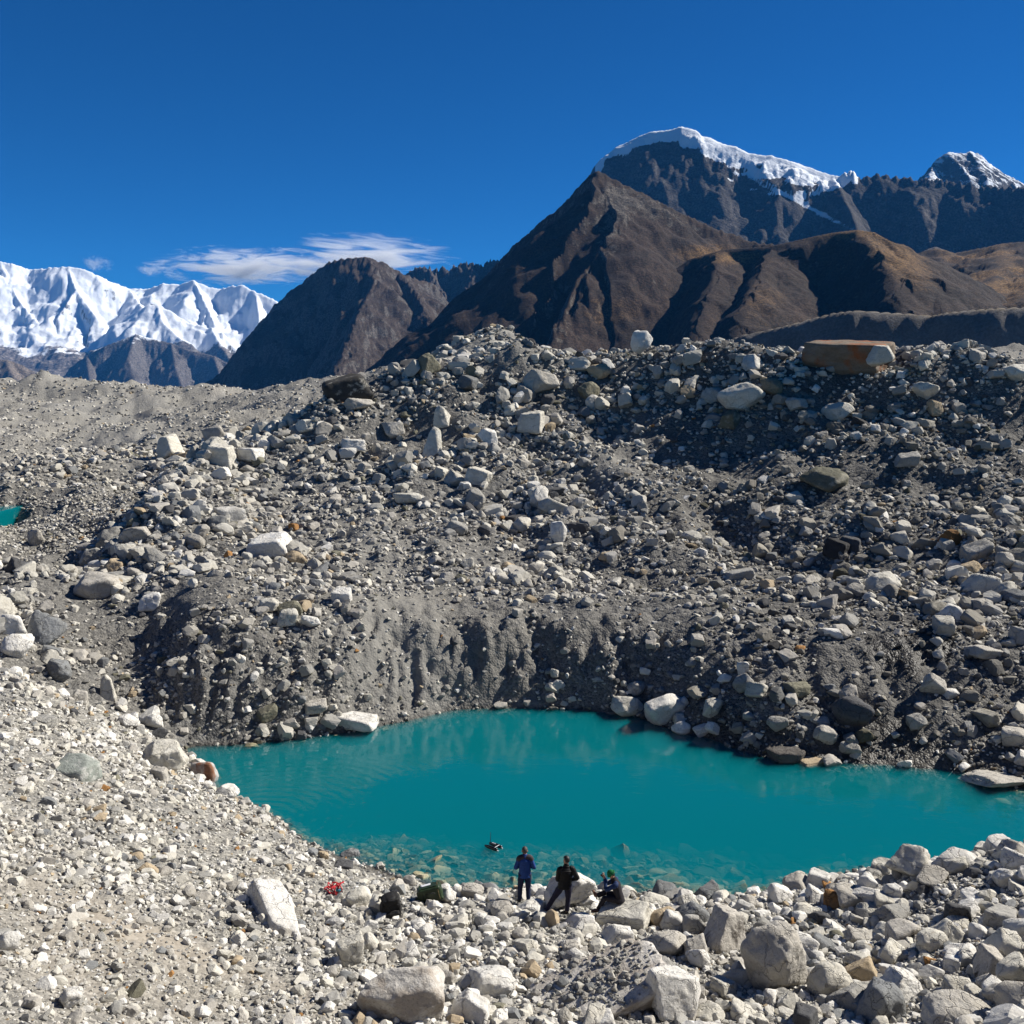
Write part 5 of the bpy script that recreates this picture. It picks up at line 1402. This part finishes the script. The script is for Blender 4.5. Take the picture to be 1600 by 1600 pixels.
# person in blue, back to the camera, hands together in front
pA = hit(820, 1411, .06)
person_blue = make_person(dict(
    pelvis=(0, 0, .92), chest=(.0, .01, 1.30), neck=(.0, .02, 1.47), head=(.0, .05, 1.62), face=(0, 1, -.25),
    shL=(-.17, .0, 1.39), elL=(-.275, -.02, 1.13), wrL=(-.12, .20, 1.08), handL=(-.05, .27, 1.10), shR=(.17, .0, 1.39), elR=(.275, -.02, 1.13), wrR=(.13, .20, 1.08), handR=(.06, .27, 1.10),
    hipL=(-.095, 0, .90), knL=(-.135, .05, .49), anL=(-.155, .02, .09), toeL=(-.20, .16, .04),
    hipR=(.095, 0, .90), knR=(.10, .03, .48), anR=(.105, -.10, .09), toeR=(.15, .04, .04), curl=(.8,)),
    "person in royal blue jacket and navy trousers standing with back turned at the water", dict(skin=M_SKIN, hair=M_HAIR_GREY, jacket=M_BLUE, yoke=M_YOKE, trousers=M_NAVY, boot=M_SHOE), pA, 3)
# person in the black puffer jacket, one leg planted wide on the rocks
pB = hit(883, 1429, .08)
person_black = make_person(dict(
    pelvis=(-.02, 0, .90), chest=(.02, .01, 1.28), neck=(.03, .03, 1.46), head=(.03, .06, 1.61), face=(-.75, .6, -.15), bodyface=(-.25, 1, 0),
    shL=(-.17, -.04, 1.37), elL=(-.22, -.01, 1.08), wrL=(-.17, .18, .93), handL=(-.10, .25, .90), shR=(.20, .02, 1.37), elR=(.33, -.04, 1.13), wrR=(.19, .14, .98), handR=(.10, .21, .96),
    hipL=(-.11, 0, .86), knL=(-.33, .03, .49), anL=(-.56, .0, .10), toeL=(-.68, .06, .04),
    hipR=(.08, 0, .88), knR=(.085, .05, .48), anR=(.05, -.02, .09), toeR=(-.06, .06, .04), curl=(.9,)),
    "person in black quilted puffer jacket and dark trousers, one leg stretched to the left", dict(skin=M_SKIN, hair=M_HAIR_DARK, jacket=M_PUFF, trousers=M_DARKTR, boot=M_SHOE, quilt=1, fat=1.10), pB, 0)

# person sitting on the flat boulder, facing left, taking a picture
def top_of(o, x, y):
    mw = Matrix.LocRotScale(o.location, o.rotation_euler, o.scale)
    bv = BVHTree.FromPolygons([mw @ v.co for v in o.data.vertices], [list(p.vertices) for p in o.data.polygons])
    h = bv.ray_cast(Vector((x, y, 60)), Vector((0, 0, -1)))
    return h[0].z if h[0] is not None else float(ground(x, y))
seat = [o for o in COL.objects if o.get('label', '').startswith("pale flat boulder the person")][0]
sxp = seat.location.x - .14; syp = seat.location.y + .10
pC = Vector((sxp, syp, top_of(seat, sxp, syp) - .03))
person_seated = make_person(dict(
    pelvis=(0, 0, .12), chest=(.0, .10, .50), neck=(.0, .17, .68), head=(.0, .235, .815), face=(0, 1, -.12),
    shL=(-.17, .10, .59), elL=(-.20, .37, .46), wrL=(-.075, .43, .70), handL=(-.03, .47, .78), palmL=(1, .3, 0), shR=(.17, .10, .59), elR=(.20, .36, .44), wrR=(.075, .43, .69), handR=(.03, .47, .78), palmR=(-1, .3, 0),
    hipL=(-.09, .03, .12), knL=(-.13, .42, .16), anL=(-.10, .60, -.20), toeL=(-.10, .74, -.24),
    hipR=(.09, .03, .12), knR=(.12, .40, .20), anR=(.10, .66, .10), toeR=(.10, .73, .22), curl=(1.0,)),
    "person in dark jacket and green hat sitting on a boulder taking a picture", dict(skin=M_SKIN, hair=M_HAIR_DARK, jacket=M_CHAR, sleeve=M_BLUEDK, trousers=M_CHAR, boot=M_SHOETAN, cap=M_GREENCAP), pC, 84)
# camera held up in front of the face
cam_root = bpy.data.objects.new("compact_camera", None); COL.objects.link(cam_root); cam_root.empty_display_size = .1
cr, sr = math.cos(R(84)), math.sin(R(84))
lx, ly, lz = .0, .49, .775
cam_root.location = pC + V(lx * cr - ly * sr, lx * sr + ly * cr, lz); cam_root.rotation_euler = (0, 0, R(84))
tag(cam_root, "small black camera held up in front of the seated person's face", "camera")
bm = bmesh.new(); box(bm, (0, 0, 0), (.125, .035, .075), bev=.008); finish("camera_body", bm, M_BLACK, cam_root, False)
bm = bmesh.new(); tube(bm, [(0, .015, 0), (0, .05, 0), (0, .052, 0)], [.028, .028, .024], 14, up=(0, 0, 1)); finish("lens", bm, M_LENS, cam_root)
bm = bmesh.new(); tube(bm, [(.04, 0, .035), (.04, 0, .046)], [.008, .008], 10, up=(0, 1, 0)); finish("shutter_button", bm, M_BLACK, cam_root)

# remote controlled survey catamaran
M_WHITEP = simple("white plastic", (.62, .63, .65), .4, .4, .08, 20, .05)
M_HULL = simple("black glass fibre", (.008, .008, .009), .25, .5, .2, 30, .05)
boat = bpy.data.objects.new("survey_boat", None); COL.objects.link(boat); boat.empty_display_size = .2
bp = at(771, 1324, 1.0); a_, b_ = ray(771, 1324); Db = -CAMZ / b_
boat.scale = (.66, .66, .66); boat.location = (a_ * Db, Db, 0.0); boat.rotation_euler = (0, 0, R(-38))
tag(boat, "small black twin-hulled remote controlled boat with a thin mast floating on the lake", "boat")
for sgn in (-1, 1):
    bm = bmesh.new()
    tube(bm, [(-.46, sgn * .19, .055), (-.40, sgn * .19, .05), (-.15, sgn * .19, .045), (.25, sgn * .19, .045), (.40, sgn * .19, .05)], [(.006, .012), (.045, .065), (.075, .095), (.078, .095), (.066, .085)], 14, up=(0, 0, 1))
    h_ = finish("hull", bm, M_HULL, boat)
    bm = bmesh.new(); box(bm, (.08, sgn * .19, .145), (.34, .085, .012), bev=.004); finish("hatch", bm, M_BLACK, h_, False)
for x_ in (-.18, .24):
    bm = bmesh.new(); box(bm, (x_, 0, .135), (.035, .44, .022), bev=.005); finish("cross_beam", bm, M_WHITEP if x_ > 0 else M_BLACK, boat, False)
bm = bmesh.new(); box(bm, (-.01, 0, .165), (.30, .17, .085), bev=.02); db = finish("deck_box", bm, M_BLACK, boat, False)
bm = bmesh.new(); box(bm, (-.02, .06, .2115), (.25, .03, .008), bev=.003); finish("label_strip", bm, M_WHITEP, db, False)
bm = bmesh.new(); tube(bm, [(-.20, .0, .14), (-.20, 0, .40), (-.20, 0, .78)], [.018, .014, .010], 8); finish("mast", bm, M_BLACK, boat)
for sgn in (-1, 1):
    bm = bmesh.new(); tube(bm, [(.38, sgn * .19, .03), (.455, sgn * .19, .01)], [.022, .03], 10, up=(0, 0, 1)); finish("thruster", bm, M_WHITEP, boat)

# luggage on the stones
def puffbox(bm, c, s, seed, e=.45, rough=.05, rot=None):
    v, f = ico(4)
    q = np.sign(v) * np.abs(v) ** e
    q = q / np.max(np.abs(q)) * .5
    q = q * (1 + rough * fbm3(v * 2.3 + seed, 3, seed)[:, None])
    q = q * np.array(s)
    vs = [bm.verts.new((rot @ Vector(p) if rot is not None else Vector(p)) + Vector(c)) for p in q]
    for t in f: bm.faces.new([vs[i] for i in t])
M_PACK = simple("black pack cloth", (.012, .011, .011), .75, .3, .4, 14, .5)
M_STRAP = simple("black webbing", (.018, .017, .017), .8, .2, .3, 60, .3)
M_DRYBAG = simple("dark green tarpaulin", (.018, .032, .012), .45, .4, .45, 9, .4)
M_BRASS = simple("tan trim", (.15, .10, .04), .6, .3)
M_RED = simple("red cord", (.42, .020, .028), .7, .3, .25, 90, .5)
M_TEAL = simple("teal cloth", (.02, .16, .22), .7, .3, .25, 30, .3)
M_WHITETAG = simple("white tag", (.7, .7, .72), .5, .3, .05)
def thing(name, label, cat, loc, rot=(0, 0, 0)):
    o = bpy.data.objects.new(name, None); COL.objects.link(o); o.location = loc; o.rotation_euler = rot; o.empty_display_size = .2
    return tag(o, label, cat)
q = hit(611, 1421, .22)
bk = thing("backpack", "black backpack slumped among pale stones on the near shore", "backpack", q, (R(12), R(-10), R(20)))
bk.scale = (1.1, 1.1, 1.1)
bm = bmesh.new(); puffbox(bm, (0, 0, .02), (.52, .36, .62), 3, .55, .10); finish("pack_body", bm, M_PACK, bk)
bm = bmesh.new(); puffbox(bm, (.02, -.01, .34), (.46, .36, .20), 4, .6, .10); finish("top_lid", bm, M_PACK, bk)
bm = bmesh.new(); puffbox(bm, (0, -.20, -.06), (.36, .14, .34), 5, .6, .10); finish("front_pocket", bm, M_PACK, bk)
for sgn in (-1, 1):
    bm = bmesh.new(); tube(bm, spl([(sgn * .12, .17, .28), (sgn * .2, .30, .22), (sgn * .22, .32, 0), (sgn * .16, .2, -.22)], 12), [(.032, .010)] * 12, 8, up=(1, 0, 0)); finish("shoulder_strap", bm, M_STRAP, bk)
    bm = bmesh.new(); tube(bm, spl([(sgn * .2, -.1, .36), (sgn * .27, -.16, .2), (sgn * .25, -.18, -.1)], 10), [(.016, .005)] * 10, 6, up=(1, 0, 0)); finish("side_strap", bm, M_STRAP, bk)
bm = bmesh.new(); tube(bm, spl([(-.24, -.05, -.1), (-.36, -.12, .02), (-.52, -.14, .03), (-.56, -.15, -.12), (-.42, -.22, -.26)], 16), [(.016, .006)] * 16, 6, up=(0, 0, 1)); finish("hip_belt", bm, M_STRAP, bk)

q = hit(672, 1396, .26)
gb = thing("storage_bag", "dark green bag lying on stones at the water's edge", "bag", q, (R(-4), R(-13), R(6)))
gb.scale = (1.22, 1.22, 1.22)
bm = bmesh.new(); puffbox(bm, (0, 0, 0), (.60, .36, .40), 9, .35, .06); gbody = finish("bag_body", bm, M_DRYBAG, gb)
bm = bmesh.new(); box(bm, (-.02, 0, .198), (.44, .24, .02), bev=.006); finish("top_flap", bm, M_DRYBAG, gb, False)
bm = bmesh.new(); box(bm, (-.06, .04, .2125), (.24, .10, .006), bev=.002); finish("white_panel", bm, M_WHITETAG, gb, False)
for x_ in (-.16, .22):
    bm = bmesh.new(); tube(bm, [(x_ + 0 * t, .192 * math.cos(t), .207 * math.sin(t)) for t in np.linspace(0, 2 * math.pi, 26)], [(.018, .006)] * 26, 6, up=(1, 0, 0)); finish("strap", bm, M_BRASS if x_ > 0 else M_STRAP, gb)
bm = bmesh.new(); tube(bm, spl([(-.1, -.2, .06), (-.05, -.25, .1), (.08, -.25, .1), (.13, -.2, .06)], 10), [.010] * 10, 8, up=(0, 1, 0)); finish("grab_handle", bm, M_STRAP, gb)

q = hit(524, 1391, .12)
rp = thing("rope_bundle", "tangled bundle of red rope on a grey rock near the backpack", "rope", q, (R(20), R(-6), R(10)))
rr = random.Random(5)
for k in range(7):
    bm = bmesh.new()
    cx_, cy_, r_ = rr.uniform(-.16, .16), rr.uniform(-.06, .06), rr.uniform(.10, .19)
    ta, tb = rr.uniform(-.8, .8), rr.uniform(-.7, .7)
    m3 = Euler((ta, tb, rr.uniform(0, 6))).to_matrix()
    pts = [m3 @ Vector((r_ * math.cos(t) * (1 + .18 * math.sin(3 * t + k)), r_ * .75 * math.sin(t), .03 * math.sin(2 * t + k))) + Vector((cx_, cy_, .06 + .015 * k)) for t in np.linspace(0, 2 * math.pi, 30)]
    tube(bm, pts, [.017] * 30, 8, up=(.2, .3, 1)); finish("rope_coil", bm, M_RED, rp)
bm = bmesh.new(); tube(bm, spl([(.05, -.08, .06), (.02, -.14, -.02), (.04, -.2, -.12), (.01, -.24, -.2)], 14), [.018] * 14, 8); finish("rope_end", bm, M_RED, rp)
bm = bmesh.new(); puffbox(bm, (.09, -.06, .05), (.14, .11, .12), 21, .7, .2); finish("teal_pouch", bm, M_TEAL, rp)
bm = bmesh.new(); box(bm, (-.02, -.16, -.05), (.03, .01, .05), bev=.003); finish("white_tag", bm, M_WHITETAG, rp, False)
